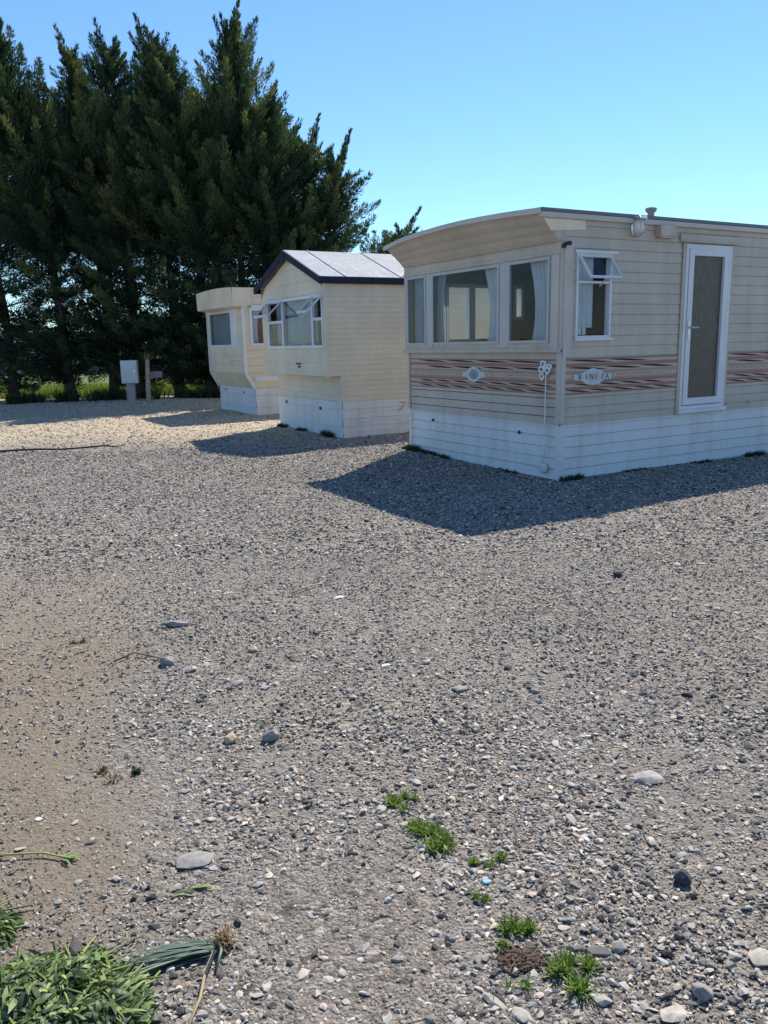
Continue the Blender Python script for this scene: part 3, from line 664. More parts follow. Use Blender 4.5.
    mb = MB(); near.box(mb, 3.66, 3.72, 1.53, 1.57, .005, .03); mb.build('keyhole_cover', 'black', t)
    # drain pipe stub and lower edge of the gas hatch near the door
    mb = MB(); near.frame(mb, 2.86, 3.32, .68, .76, .012, .008, .016); mb.build('hatch_frame', 'trim', t)
    return t
CARAVAN_ONE = caravan_striped()

# ------------------------------------------------------------------ caravan two: cream, pitched roof
def caravan_gabled():
    W, Lc, ZS, XF, ZL, ZE = 2.75, 9.0, .62, -.27, 1.06, 2.6
    t = thing('static_caravan', 'cream caravan with pitched grey roof, navy fascia boards and curtained front windows open', 'caravan', (-.674, 14.018, 0), RZ, 'static caravans parked in a row')
    near, low = Wall((0, 0, 0), (1, 0, 0), (0, -1, 0)), Wall((0, 0, 0), (0, 1, 0), (-1, 0, 0))
    upf, far, back = Wall((XF, 0, 0), (0, 1, 0), (-1, 0, 0)), Wall((0, W, 0), (1, 0, 0), (0, 1, 0)), Wall((Lc, 0, 0), (0, 1, 0), (1, 0, 0))
    ap, yr = 3.13, W / 2
    def gl(z): return 0 if z <= ZE else yr * (z - ZE) / (ap - ZE)
    def gr(z): return W if z <= ZE else W - yr * (z - ZE) / (ap - ZE)
    for wl in (near, far):
        mb = MB(); wl.siding(mb, ZS, ZL, 0, Lc, (), .088, .007, slot=.006, dep=.004); wl.siding(mb, ZL, ZE + .1, XF, Lc, (), .088, .007, slot=.006, dep=.004); mb.build('side_wall', 'cladding_cream', t)
    holes = [(.0 + .06, .4, 1.56, 2.42), (.4, 1.75, 1.56, 2.42), (1.75, 2.45, 1.56, 2.42)]
    win = [(.06, 2.45, 1.54, 2.43)]
    mb = MB(); upf.siding(mb, ZL, ap, gl, gr, win, .23, .006, slot=.008, dep=.005); mb.quad((XF, 0, ZL), (0, 0, ZL), (0, W, ZL), (XF, W, ZL)); mb.build('front_wall', 'cladding_cream', t)
    mb = MB(); low.siding(mb, ZS, ZL, 0, W, (), .11, .01, slot=.008, dep=.006); mb.build('lower_front_wall', 'cladding_cream', t)
    mb = MB(); back.siding(mb, ZS, ap, gl, gr, (), .23, .006); mb.build('end_wall', 'cladding_cream', t)
    mb = MB(); upf.box(mb, -.012, .05, ZL - .01, ZE + .06, .001, .014); near.box(mb, XF - .012, XF + .04, ZL - .01, ZE + .06, .001, .014); low.box(mb, -.012, .05, ZS, ZL - .01, .011, .022); near.box(mb, -.012, .04, ZS, ZL - .01, .009, .018); mb.build('corner_trim', 'cladding_cream', t)
    mb = MB()
    for wl, l in ((near, Lc), (far, Lc), (low, W), (back, W)): wl.siding(mb, -.12, ZS, 0, l, (), .3, .01, slot=.008, dep=.006)
    for i in range(3):
        for k in range(14): near.box(mb, .25 + k * .55 + .1 * i, .5 + k * .55 + .1 * i, .09 + .17 * i, .1 + .17 * i, .012, .022)
    near.box(mb, 0, Lc, .328, .34, .004, .024)
    sk = mb.build('skirting', 'skirt_white', t)
    for y, z in ((2.35, .51), (.85, .47)):
        m2 = MB(); m2.lathe((-.012, y, z), [(.03, 0), (.03, .012), (.015, .02)], 10, axis='x'); m2.build('jacking_hole_cap', 'black', sk)
    m2 = MB(); pts = [(1.14, .555), (1.27, .55), (1.22, .48), (1.13, .41)]
    m2.tube([near.at(u, z, .026) for u, z in pts], .006, 6); m2.build('painted_mark', 'red', sk)
    # roof
    mb = MB(); x0, x1 = XF - .1, Lc + .1; sl = (ap - ZE) / yr; e = .07
    for sg in (0, 1):
        y0 = -e if sg == 0 else W + e; z0 = ZE - e * sl + .13; z1 = ap + .13
        for dz in (0, -.03):
            mb.quad((x0, y0, z0 + dz), (x1, y0, z0 + dz), (x1, yr, z1 + dz), (x0, yr, z1 + dz))
        mb.quad((x0, y0, z0 - .03), (x1, y0, z0 - .03), (x1, y0, z0), (x0, y0, z0))
        for xx in (x0, x1): mb.quad((xx, y0, z0 - .03), (xx, y0, z0), (xx, yr, z1), (xx, yr, z1 - .03))
        for k in range(9):
            xr = .1 + k * 1.1; mb.bar((xr, y0, z0 + .008), (xr, yr, z1 + .008), .03, .008)
    rf = mb.build('roof', 'roof_grey', t)
    mb = MB()
    for sg in (0, 1):
        y0 = -e - .002 if sg == 0 else W + e + .002; z0 = ZE - e * sl + .1
        for xa in (x0 - .022, x1):
            q = [(y0, z0 - .095), (yr, ap), (yr, ap + .125), (y0, z0 + .025)]
            mb.add([(xa, y, z) for y, z in q] + [(xa + .022, y, z) for y, z in q], [(0, 1, 2, 3), (7, 6, 5, 4), (0, 4, 5, 1), (1, 5, 6, 2), (2, 6, 7, 3), (3, 7, 4, 0)])
        ya, yb = (y0 - .02, y0) if sg == 0 else (y0, y0 + .02); mb.box(x0 - .022, x1, ya, yb, z0 - .085, z0 + .02)
        mb.box(x0, x1, min(0, y0) if sg == 0 else W, 0 if sg == 0 else y0, z0 - .085, z0 - .073)
    mb.box(x0 - .035, x0 - .022, yr - .08, yr + .08, ap - .1, ap + .06)
    mb.build('fascia_board', 'navy', rf)
    # window
    mb = MB(); upf.frame(mb, .06, 2.45, 1.54, 2.43, .05, -.03, .022)
    upf.box(mb, .45, .51, 1.59, 2.38, -.03, .02); upf.box(mb, 1.72, 1.78, 1.59, 2.38, -.03, .02); upf.box(mb, .11, .45, 2.0, 2.05, -.03, .02); upf.box(mb, 1.78, 2.4, 2.0, 2.05, -.03, .02)
    wd = mb.build('front_window', 'white_frame', t)
    pane(upf, .51, 1.72, 1.59, 2.38, -.008, wd); pane(upf, .11, .45, 1.59, 2.0, -.008, wd); pane(upf, 1.78, 2.4, 1.59, 2.0, -.008, wd)
    awning_sash(upf, .1, .47, 2.39, .37, R(48), .02, wd, .045); awning_sash(upf, 1.76, 2.42, 2.39, .38, R(48), .02, wd, .045)
    curtain(upf, .14, .36, 1.58, 2.4, -.1, 'curtain_blue', wd, .02, 3, .2); curtain(upf, .47, 1.76, 1.58, 2.4, -.1, 'curtain_blue', wd, .025, 9); curtain(upf, 1.85, 2.28, 1.58, 2.4, -.1, 'curtain_blue', wd, .02, 5, .1)
    mb = MB(); mb.box(XF + .16, .9, .05, W - .05, 1.07, 2.5); mb.build('interior_lining', 'wood_dark', t)
    for u, z, ln in ((1.13, 1.265, .2), (1.1, 1.215, .1)):   # small script name plate
        m2 = MB(); m2.tube([upf.at(u + ln * (i / 14 - .5), z + .014 * math.sin(i * 1.9), .012) for i in range(15)], .006, 5); m2.build('name_script', 'black', t)
    return t
caravan_gabled()

# ------------------------------------------------------------------ caravan three: small ivory with boxed front
def caravan_small():
    W, Lc, ZS, XF, ZK, ZT = 2.5, 7.6, .62, -.2, .97, 2.46
    t = thing('static_caravan', 'small ivory caravan with boxed roof front and white skirting under the tall conifers', 'caravan', (-2.954, 19.215, 0), RZ, 'static caravans parked in a row')
    near, upf = Wall((0, 0, 0), (1, 0, 0), (0, -1, 0)), Wall((XF, 0, 0), (0, 1, 0), (-1, 0, 0))
    low, far, back = Wall((0, 0, 0), (0, 1, 0), (-1, 0, 0)), Wall((0, W, 0), (1, 0, 0), (0, 1, 0)), Wall((Lc, 0, 0), (0, 1, 0), (1, 0, 0))
    def xl(z): return 0 + (XF) * min(1, max(0, (z - ZS) / (ZK - ZS)))
    for wl, hs in ((near, [(-.06, .75, 1.6, 2.46)]), (far, [])):
        mb = MB(); wl.siding(mb, ZS, 2.9, xl, Lc, hs, .175, .005); mb.build('side_wall', 'cladding_ivory', t)
    mb = MB(); upf.siding(mb, ZK, 2.5, 0, W, [(.82, 2.46, 1.6, 2.44)], .21, .005)
    mb.build('front_wall', 'cladding_ivory', t)
    mb = MB(); nst = 5
    for i in range(nst):
        a, b = i / nst, (i + 1) / nst
        mb.quad((XF * a, 0, ZS + (ZK - ZS) * a), (XF * a, W, ZS + (ZK - ZS) * a), (XF * b - .004, W, ZS + (ZK - ZS) * b), (XF * b - .004, 0, ZS + (ZK - ZS) * b))
    mb.build('sloped_underpanel', 'cladding_ivory', t)
    mb = MB(); back.siding(mb, ZS, 2.9, 0, W, (), .175, .005); mb.build('end_wall', 'cladding_ivory', t)
    mb = MB()
    for wl, l in ((near, Lc), (far, Lc), (low, W), (back, W)): wl.siding(mb, -.12, ZS, 0, l, (), .28, .01)
    sk = mb.build('skirting', 'skirt_white', t)
    for y, z in ((2.05, .53), (.75, .5)):
        m2 = MB(); m2.lathe((-.008, y, z), [(.03, 0), (.03, .012), (.015, .02)], 10, axis='x'); m2.build('jacking_hole_cap', 'black', sk)
    # white edge trim following the side profile
    mb = MB(); pr_ = [(-.01, ZS), (XF - .01, ZK), (XF - .01, 2.48)]
    for y in (-.008, W + .008):
        for (xa, za), (xb, zb) in zip(pr_, pr_[1:]): mb.bar((xa, y, za), (xb, y, zb), .03, .075, (1, 0, 0))
    near.box(mb, .0, Lc, .785, .9, .004, .03)
    mb.build('edge_trim', 'white_frame', t)
    # boxed roof front and roof
    mb = MB(); n = 10
    def rz_(y): q = 2 * y / W - 1; return 2.915 + .035 * (1 - q * q)
    for i in range(n):
        y0, y1 = -.03 + (W + .06) * i / n, -.03 + (W + .06) * (i + 1) / n
        mb.quad((-.46, y0, rz_(y0)), (Lc + .05, y0, rz_(y0)), (Lc + .05, y1, rz_(y1)), (-.46, y1, rz_(y1)))
        mb.quad((-.46, y0, 2.5), (-.46, y1, 2.5), (-.47, y1, rz_(y1)), (-.47, y0, rz_(y0)))
        mb.quad((-.46, y0, 2.5), (XF, y0, 2.46), (XF, y1, 2.46), (-.46, y1, 2.5)); mb.quad((Lc + .05, y0, 2.88), (Lc + .05, y1, 2.88), (Lc + .05, y1, rz_(y1)), (Lc + .05, y0, rz_(y0)))
    for y in (-.03, W + .03):
        mb.quad((-.46, y, 2.5), (XF + .2, y, 2.46), (XF + .2, y, rz_(y)), (-.46, y, rz_(y))); mb.quad((XF + .2, y, 2.87), (Lc + .05, y, 2.87), (Lc + .05, y, rz_(y)), (XF + .2, y, rz_(y)))
    rf = mb.build('roof', 'cladding_ivory', t)
    m2 = MB(); m2.tube([(-.3, W, 2.62), (-.3, W + .28, 2.62)], .025, 8); m2.build('overflow_pipe', 'grey_paint', rf)
    # windows
    mb = MB(); upf.frame(mb, .82, 2.46, 1.6, 2.44, .045, -.03, .018); upf.box(mb, .42, .82, 1.56, 2.46, .003, .018); wd = mb.build('front_window', 'white_frame', t)
    pane(upf, .86, 2.42, 1.64, 2.4, -.008, wd); curtain(upf, .86, 2.44, 1.6, 2.42, -.09, 'curtain_blue', wd, .012, 11)
    mb = MB(); near.frame(mb, -.06, .75, 1.6, 2.46, .06, -.03, .025); near.box(mb, -.1, .8, 2.46, 2.52, .002, .03); wd = mb.build('side_window', 'white_frame', t)
    pane(near, 0, .69, 1.66, 2.4, -.008, wd); curtain(near, .0, .2, 1.62, 2.44, -.09, 'curtain_pale', wd, .015, 3, .2)
    mb = MB(); mb.box(XF + .3, 2.0, .25, W - .1, 1.0, 2.45); mb.build('interior_lining', 'wood_dark', t)
    m2 = MB(); upf.box(m2, .35, 1.0, 1.26, 1.275, .002, .012); m2.build('moulding', 'trim', t)
    return t
caravan_small()

# ------------------------------------------------------------------ conifers
def crown(h, rad, base, lean, density=1., seed=0, bare=(2.4, 4.8), upsweep=1., tipw=.5, leaf=.125):
    rg = np.random.default_rng(seed)
    n = int(330 * density * h / 10)
    u = rg.random(n); z0 = base + (h - base - .4) * u ** .9
    # thin out the band where daylight shows through
    k = ~((z0 > bare[0]) & (z0 < bare[1]) & (rg.random(n) < .3)); z0 = z0[k]; n = len(z0)
    fr = (z0 - base) / (h - base)
    Rr = rad * np.interp(fr, [0, .12, .35, .6, .75, .88, 1.], [1., 1.1, 1.08, .92, .64, .34, .07]) * rg.uniform(.45, 1.35, n)
    az = rg.uniform(0, 2 * np.pi, n)
    el = np.interp(fr, [0, .4, .8, 1.], [-.02, .3, .75, 1.25]) * upsweep + rg.normal(0, .13, n)
    L = Rr / np.maximum(np.cos(el), .42) * np.interp(fr, [0, .8, 1], [1, 1., .9])
    curve = lambda zz: np.stack([lean[0] * (zz / h) ** 2.2, lean[1] * (zz / h) ** 2.2, zz], -1)
    B = curve(z0)
    # leaders: narrow nodding tops
    for i in range(9):
        zz = h - 2.6 + .3 * i; B = np.vstack([B, curve(np.array([zz]))]); az = np.append(az, rg.uniform(0, 6.28) if i < 6 else math.atan2(lean[1], lean[0])); el = np.append(el, rg.uniform(.75, 1.1) if i < 6 else 1.2); L = np.append(L, rg.uniform(.5, 1.0) if i < 6 else .9); fr = np.append(fr, .97)
    n = len(L)
    m = np.clip((L * 215 * (.9 + .3 * rg.random(n))).astype(int), 60, 620); idx = np.repeat(np.arange(n), m); N = len(idx)
    t = rg.random(N) ** .75
    d0 = np.stack([np.cos(az) * np.cos(el), np.sin(az) * np.cos(el), np.sin(el)], -1)
    bend = np.stack([.16 * lean[0] * np.ones(n), np.zeros(n), rg.uniform(.02, .35, n)], -1) * L[:, None] * np.where(fr > .9, .5, 1)[:, None]
    ax = B[idx] + d0[idx] * (L[idx] * t)[:, None] + bend[idx] * (t ** 2)[:, None]
    q = rg.normal(0, 1, (N, 3)); q /= np.linalg.norm(q, axis=1)[:, None]
    spread = (.19 * np.minimum(L[idx], 1.6) * np.interp(t, [0, .25, .65, 1], [.35, .8, .85, .16]) * np.where(fr[idx] > .9, tipw, 1))
    off = q * (spread * rg.random(N) ** .6)[:, None]; off[:, 2] *= .8
    p = ax + off
    dirn = d0[idx] * .7 + q * .55 + np.array([0, 0, .38]); dirn /= np.linalg.norm(dirn, axis=1)[:, None]
    ln = leaf * rg.uniform(.55, 1.3, N); wd = ln * rg.uniform(.17, .28, N)
    sd_ = np.cross(dirn, rg.normal(0, 1, (N, 3))); sd_ /= np.linalg.norm(sd_, axis=1)[:, None]
    v = np.stack([p, p + dirn * (ln * .45)[:, None] + sd_ * (wd * .5)[:, None], p + dirn * ln[:, None], p + dirn * (ln * .45)[:, None] - sd_ * (wd * .5)[:, None]], 1).reshape(-1, 3)
    f = np.arange(4 * N).reshape(N, 4)
    tone = rg.normal(.38, .27, n)[idx] + rg.normal(0, .12, N) + .65 * (t - .55) + .12 * (fr[idx] - .5)  # leaves paler towards plume tips: sunlit highlights painted into the tint
    return v, f, np.clip(tone, 0, 1), (B, d0, L, bend, fr)
def conifer(x, y, h, rad, lean, label, seed, density=1., base=.9, bare=(2.4, 4.8), trunk_r=.15, group='tall conifers behind the caravans', upsweep=1., dead=False, leaf=.125):
    t = thing('conifer_tree', label, 'tree', (x, y, 0), 0, group)
    v, f, tone, (B, d0, L, bend, fr) = crown(h, rad, base, lean, density, seed, bare, upsweep, leaf=leaf)
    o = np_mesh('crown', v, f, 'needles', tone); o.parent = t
    mb = MB(); k = 14
    wob = [(random.uniform(-.04, .04), random.uniform(-.04, .04)) for _ in range(k + 1)]
    mb.tube([(lean[0] * (i / k) ** 2.2 + wob[i][0], lean[1] * (i / k) ** 2.2 + wob[i][1], -.1 + (h - .5) * i / k) for i in range(k + 1)],
            [trunk_r * (1.35 if i == 0 else 1) * (1 - .93 * i / k) for i in range(k + 1)], 8)
    for j in range(0, len(B), 2):
        pts = [B[j] + d0[j] * L[j] * s + bend[j] * s * s for s in (0, .4, .85)]
        r0 = .035 * (1 - .7 * fr[j]); mb.tube(pts, [r0, r0 * .6, r0 * .2], 4)
    mb.build('trunk', 'bark', t)
    if dead:
        d = MB()
        for i in range(900):
            c = (.55 + random.uniform(-.16, .16), -1.5 + random.uniform(-.12, .12), 1.15 + random.uniform(-.45, .45)); d.blade(c, (random.gauss(0, .5), random.gauss(0, .5), -.8), random.uniform(.08, .2), .03, .3, 2, random.random())
        d.build('dead_branch', 'brown_needles', t)
    return t
TREES = [
 (-12.0, 26.8, 11.4, 1.7, (-.8, 0), 'dark conifer cut off by the left edge of the photo', 1.05),
 (-10.1, 26.6, 11.9, 1.6, (-1.5, .1), 'tall conifer with its tip bent over to the left, near the left edge', 1.05),
 (-9.0, 27.6, 11.2, 1.4, (-.5, 0), 'slim conifer just right of the bent left-hand tip', .9),
 (-7.9, 26.9, 11.0, 1.5, (-.15, 0), 'conifer with an upright pointed tip directly above the white meter cabinet', 1.),
 (-6.75, 27.4, 11.3, 1.45, (-.2, 0), 'conifer with a forked feathery top between two pointed neighbours', 1.),
 (-5.55, 26.9, 10.9, 1.5, (-1.0, 0), 'conifer with a thin left-leaning tip, left of the tallest one', 1.),
 (-4.5, 27.3, 11.6, 1.6, (.1, 0), 'tallest broad conifer rising above the small ivory caravan', 1.15),
 (-3.55, 27.2, 9.3, 1.55, (.2, 0), 'dense olive conifer, a step lower than the tallest', 1.15),
 (-2.8, 27.6, 7.9, 1.5, (.7, 0), 'conifer leaning right with open branches, left of the rightmost tall one', .95),
 (-2.0, 27.4, 7.5, 1.35, (.9, 0), 'rightmost tall conifer, leaning right against open sky', .95),
 (-.75, 28.4, 5.3, 1.35, (1.9, 0), 'short leaning conifer tuft poking out over the pitched grey roof', 1.),
 (-11.2, 29.3, 9.2, 1.7, (-.2, 0), 'dense back-row conifer nearest the left edge of the photo', .8),
 (-9.5, 29.6, 9.0, 1.7, (.1, 0), 'dense back-row conifer between the bent-tip tree and its slim neighbour', .8),
 (-7.3, 29.4, 9.1, 1.7, (-.1, 0), 'dense back-row conifer, behind the trees above the meter cabinet', .8),
 (-5.6, 29.6, 9.3, 1.7, (.1, 0), 'dense back-row conifer, left of the small ivory caravan', .8),
 (-3.9, 29.5, 8.6, 1.6, (.1, 0), 'dense back-row conifer, behind the tallest tree and the ivory caravan', .8)]
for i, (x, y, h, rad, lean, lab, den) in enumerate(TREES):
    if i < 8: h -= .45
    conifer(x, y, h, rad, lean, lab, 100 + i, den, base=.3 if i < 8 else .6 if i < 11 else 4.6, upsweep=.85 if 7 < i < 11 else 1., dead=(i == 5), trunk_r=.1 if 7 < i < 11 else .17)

# ------------------------------------------------------------------ beyond the trees
def far_caravan(x, y, rz, L, label):
    t = thing('distant_caravan', label, 'caravan', (x, y, 0), rz, 'pale caravans beyond the conifers')
    mb = MB(); mb.box(0, L, 0, 2.6, .45, 2.5, 0, .06); mb.build('body', 'cladding_ivory', t)
    mb = MB(); mb.box(-.08, L + .08, -.08, 2.68, 2.5, 2.62, 0, .03); mb.box(0, L, .7, 1.9, 2.62, 2.7, 0, .03); mb.build('roof', 'roof_grey', t)
    wl = Wall((0, 0, 0), (1, 0, 0), (0, -1, 0))
    for k in range(3):
        m2 = MB(); wl.frame(m2, .6 + k * L / 3, 1.7 + k * L / 3, 1.3, 2.15, .06, -.01, .03); wd = m2.build('window', 'white_frame', t); pane(wl, .66 + k * L / 3, 1.64 + k * L / 3, 1.36, 2.09, .003, wd, 'black')
    mb = MB(); mb.box(.05, L - .05, .05, 2.55, -.1, .45); mb.build('skirting', 'skirt_white', t)
far_caravan(-24, 50, R(4), 8.5, 'pale caravan glimpsed low through the left-hand conifer trunks')
far_caravan(-13.5, 53, R(-3), 8, 'pale caravan glimpsed through the trees behind the meter cabinet')
hb = MB(); rg = np.random.default_rng(5); N = 16000
hx = rg.uniform(-70, 70, N); hz = rg.random(N) ** .8 * (2.2 + 1.4 * vnoise(hx + 100, hx * 0 + 3, 4., 6)); hy = 82 + rg.normal(0, .8, N)
p = np.stack([hx, hy, hz + .2], -1); d = rg.normal(0, 1, (N, 3)); d /= np.linalg.norm(d, axis=1)[:, None]; e = np.cross(d, rg.normal(0, 1, (N, 3))); e /= np.linalg.norm(e, axis=1)[:, None]
v = np.stack([p - d * .3, p + e * .2, p + d * .3, p - e * .2], 1).reshape(-1, 3)
tag(np_mesh('hedgerow', v, np.arange(4 * N).reshape(N, 4), 'needles', rg.random(N)), 'far dark hedgerow along the end of the field beyond the conifers', 'hedge', kind='stuff')
# long grass at the foot of the trees
N = 26000; gx = rg.uniform(-15, 3, N); gy = 28.0 + rg.random(N) * 4.5; gz = .03 + .02 * np.clip(gy - 28.2, 0, 8)
hh = rg.uniform(.1, .34, N); ang = rg.uniform(0, 2 * np.pi, N); wv = .012
b0 = np.stack([gx - wv * np.cos(ang), gy - wv * np.sin(ang), gz], -1); b1 = np.stack([gx + wv * np.cos(ang), gy + wv * np.sin(ang), gz], -1); tp = np.stack([gx + rg.normal(0, .07, N), gy + rg.normal(0, .07, N), gz + hh], -1)
tag(np_mesh('long_grass', np.stack([b0, b1, tp], 1).reshape(-1, 3), np.arange(3 * N).reshape(N, 3), 'blade', rg.random(N)), 'long sunlit grass growing behind the conifer trunks', 'grass', kind='stuff')

# ------------------------------------------------------------------ cabinet, posts, hose
t = thing('meter_cabinet', 'pale meter cabinet on a short grey post in front of the conifers', 'cabinet', (-7.43, 24.3, 0), R(4))
mb = MB(); mb.box(-.235, .235, -.12, .12, .6, 1.27, 0, .02); cb = mb.build('box', 'grey_paint', t)
mb = MB(); mb.box(-.205, .205, -.132, -.12, .63, 1.24, 0, .006); mb.build('door', 'grey_paint', cb); mb = MB(); mb.box(.15, .18, -.145, -.132, .9, .98); mb.build('latch', 'steel', cb)
mb = MB(); mb.box(-.13, .12, -.07, .07, -.1, .6, 0, .01); mb.build('post', 'concrete', t)
t = thing('wooden_post', 'weathered wooden post with a frayed top, right of the meter cabinet', 'post', (-6.95, 24.35, 0), R(10))
mb = MB(); mb.tube([(0, 0, -.1), (.01, 0, .4), (.03, .01, .9), (.05, 0, 1.32)], [.075, .07, .065, .06], 8); mb.build('shaft', 'wood_pale', t)
mb = MB()
for i in range(60): mb.blade((.05 + random.gauss(0, .05), random.gauss(0, .05), 1.28), (random.gauss(0, .5), random.gauss(0, .5), 1), random.uniform(.1, .3), .025, .5, 3, random.random())
mb.build('frayed_top', 'straw', t)
mb = MB(); mb.box(.03, .44, .075, .1, .74, .93, 0, .006); mb.build('cross_board', 'pinkish', t)
mb = MB(); pts = [(-8.6, 12.8), (-7.4, 12.95), (-6.6, 12.9), (-6.1, 13.02), (-5.6, 13.0), (-5.2, 13.12), (-4.85, 13.25), (-4.6, 13.38), (-4.45, 13.36), (-4.3, 13.5)]
mb.tube([(x, y, g1(x, y) + .03 + .012 * math.sin(i * 2.1)) for i, (x, y) in enumerate(pts)], [.016, .017, .016, .018, .016, .015, .016, .013, .012, .009], 8)
tag(mb.build('hose', 'black', smooth=True), 'black hose lying across the gravel at the left edge', 'hose')

# ------------------------------------------------------------------ cord on the tan caravan's corner
def c1(x, y, z): q = Matrix.Rotation(RZ, 3, 'Z') @ Vector((x, y, 0)); return (2.0132 + q.x, 9.1451 + q.y, z)
t = thing('hanging_cord', 'knotted white cord hanging down the corner of the tan caravan to a round plug', 'cord', c1(-.05, .2, 0), RZ)
mb = MB()
for (dy, dz, r) in ((.04, 1.32, .035), (.07, 1.26, .035), (-.03, 1.25, .035), (.06, 1.18, .03), (-.06, 1.29, .028)):
    mb.tube([(.0 - .01 * math.sin(a * 2), dy + r * math.cos(a), dz + r * math.sin(a)) for a in [i * .55 for i in range(13)]], .013, 6)
mb.tube([(0, .0, 1.36), (-.01, .02, 1.27), (0, .05, 1.2)], .014, 6); mb.build('knot', 'cord', t, True)
mb = MB(); mb.tube([(.0, -.01, 1.3), (.0, .0, .9), (.005, .0, .5), (.005, .012, .2)], .006, 6); mb.build('line', 'cord', t, True)
mb = MB(); mb.lathe((.02, .015, .135), [(.062, 0), (.064, .018), (.05, .03), (.02, .032)], 18, axis='x'); mb.build('plug', 'grey_paint', t, True)

# ------------------------------------------------------------------ tufts, weeds, stones, litter
def tuft(x, y, n, rad, hgt, label, name='grass_tuft', mat='blade', cat='grass', group='grass tufts growing in the gravel', lean=.8, sx=1., width=.0035, z=None):
    mb = MB(); sub = []
    for i in range(max(2, n // 55)):
        a = random.uniform(0, 2 * math.pi); r = rad * math.sqrt(random.random()); sub.append((r * math.cos(a) * sx, r * math.sin(a), random.uniform(.12, .34) * rad))
    for i in range(n):
        if cat == 'weed' and n > 100: sub = [(rad * random.uniform(-1, 1) * sx, random.gauss(0, .012), .03)]; hk = .55 + .5 * math.sin(sub[0][0] * 23 + n) ** 2
        else: hk = 1
        q = sub[int(len(sub) * random.random() ** 1.3)]; a = random.uniform(0, 2 * math.pi); r = q[2] * abs(random.gauss(0, .75)); bx, by = q[0] + r * math.cos(a), q[1] + r * math.sin(a)
        mb.blade((bx, by, -.005), (math.cos(a) * lean * random.random() + random.gauss(0, .25), math.sin(a) * lean * random.random() + random.gauss(0, .25), 1), hk * hgt * random.uniform(.45, 1.15), width * random.uniform(.7, 1.4), random.uniform(.2, .9), 3, min(1, max(0, random.gauss(.5, .22))))
    o = mb.build(name, mat); o.location = (x, y, g1(x, y)); return tag(o, label, cat, group)
tuft(.045, 2.60, 420, .055, .03, 'upper thin clump of short bright green grass in the middle foreground')
tuft(.06, 2.47, 330, .05, .026, 'small grass clump between the two largest tufts in the middle foreground')
tuft(.145, 2.385, 900, .07, .034, 'biggest bright green grass tuft, in the middle foreground', sx=.85)
tuft(.3, 2.27, 260, .055, .026, 'sparse grass sprig right of the biggest tuft, above the blue scrap')
tuft(.255, 2.09, 110, .022, .024, 'tiny yellowish grass tuft just below the blue scrap')
tuft(.345, 1.965, 560, .042, .032, 'small dark green grass tuft above the bare soil patch')
tuft(.3, 1.9, 90, .03, .025, 'faint grass sprig at the upper left rim of the soil patch')
tuft(.455, 1.775, 420, .055, .045, 'spiky yellow green grass tuft at the lower right, beside the soil patch')
tuft(.31, 1.735, 70, .03, .025, 'pale flattened grass sprig near the white flat stone')
tuft(-1.08, 2.86, 150, .09, .025, 'dry brown tuft in the bare soil on the left', mat='straw', cat='dry grass', group=None, name='dry_tuft')
tuft(-.98, 2.87, 34, .03, .035, 'dark green sprig beside the dry brown tuft', mat='dark_weed', cat='weed', group=None, name='weed_sprig', width=.01)
tuft(-1.72, 4.25, 100, .045, .03, 'yellowed grass wisp far left in the bare soil', sx=.6, mat='straw', cat='dry grass', group=None, name='dry_tuft')
for k, (u, off_, face, n, hgt, lab) in enumerate([
    (3.05, .07, 'f', 260, .13, 'dark weeds at the far front corner of the tan caravan'),
    (2.7, .06, 'f', 180, .09, 'dark weeds under the first black cap on the tan caravan front'),
    (2.3, .06, 'f', 130, .08, 'low weeds halfway along the tan caravan front skirting'),
    (.9, .05, 'f', 110, .06, 'low weeds below the second black cap on the tan caravan front'),
    (.18, .05, 'n', 240, .1, 'dark leafy weeds just right of the tan caravan near corner'),
    (1.2, .05, 'n', 90, .05, 'low weeds under the tan caravan side, left of the door'),
    (2.4, .05, 'n', 110, .06, 'low weeds beneath the white door of the tan caravan'),
    (3.45, .06, 'n', 200, .1, 'weeds at the right edge of the photo under the tan caravan')]):
    q = c1(-off_, u, 0) if face == 'f' else c1(u, -off_, 0)
    o = tuft(q[0], q[1], int(n * 1.7), .14, hgt * .8, lab, 'weed_clump', 'dark_weed', 'weed', 'weeds along the caravan skirting', .5, 1.3, .012); o.rotation_euler.z = RZ + (R(90) if face == 'f' else 0)
for u, n, hgt, lab in ((2.5, 160, .1, 'weeds at the far front corner of the cream caravan'), (1.6, 140, .09, 'weeds under the middle of the cream caravan front'), (.5, 200, .16, 'tallest dark weeds, near the front corner of the cream caravan')):
    a, b_ = u * -.5026, u * .8645; q = (-.674 + a - .06, 14.018 + b_ - .04)
    o = tuft(q[0], q[1], int(n * 1.7), .15, hgt * .8, lab, 'weed_clump', 'dark_weed', 'weed', 'weeds along the caravan skirting', .5, 1.3, .016); o.rotation_euler.z = RZ + R(90)
for k, (x, y, n, lab) in enumerate([(-9.3, 25.6, 260, 'dark undergrowth below the bent-tip conifer'), (-6.2, 25.4, 240, 'dark undergrowth right of the wooden post'), (-5.2, 25.6, 260, 'dark undergrowth beside the small ivory caravan'), (-11, 25.8, 260, 'dark undergrowth at the far left tree foot'), (-8.3, 26.2, 240, 'dark undergrowth left of the meter cabinet')]):
    tuft(x, y, n * 2, .7, .42, lab, 'undergrowth', 'dark_weed', 'undergrowth', 'undergrowth at the foot of the conifers', .9, 1.3, .04)

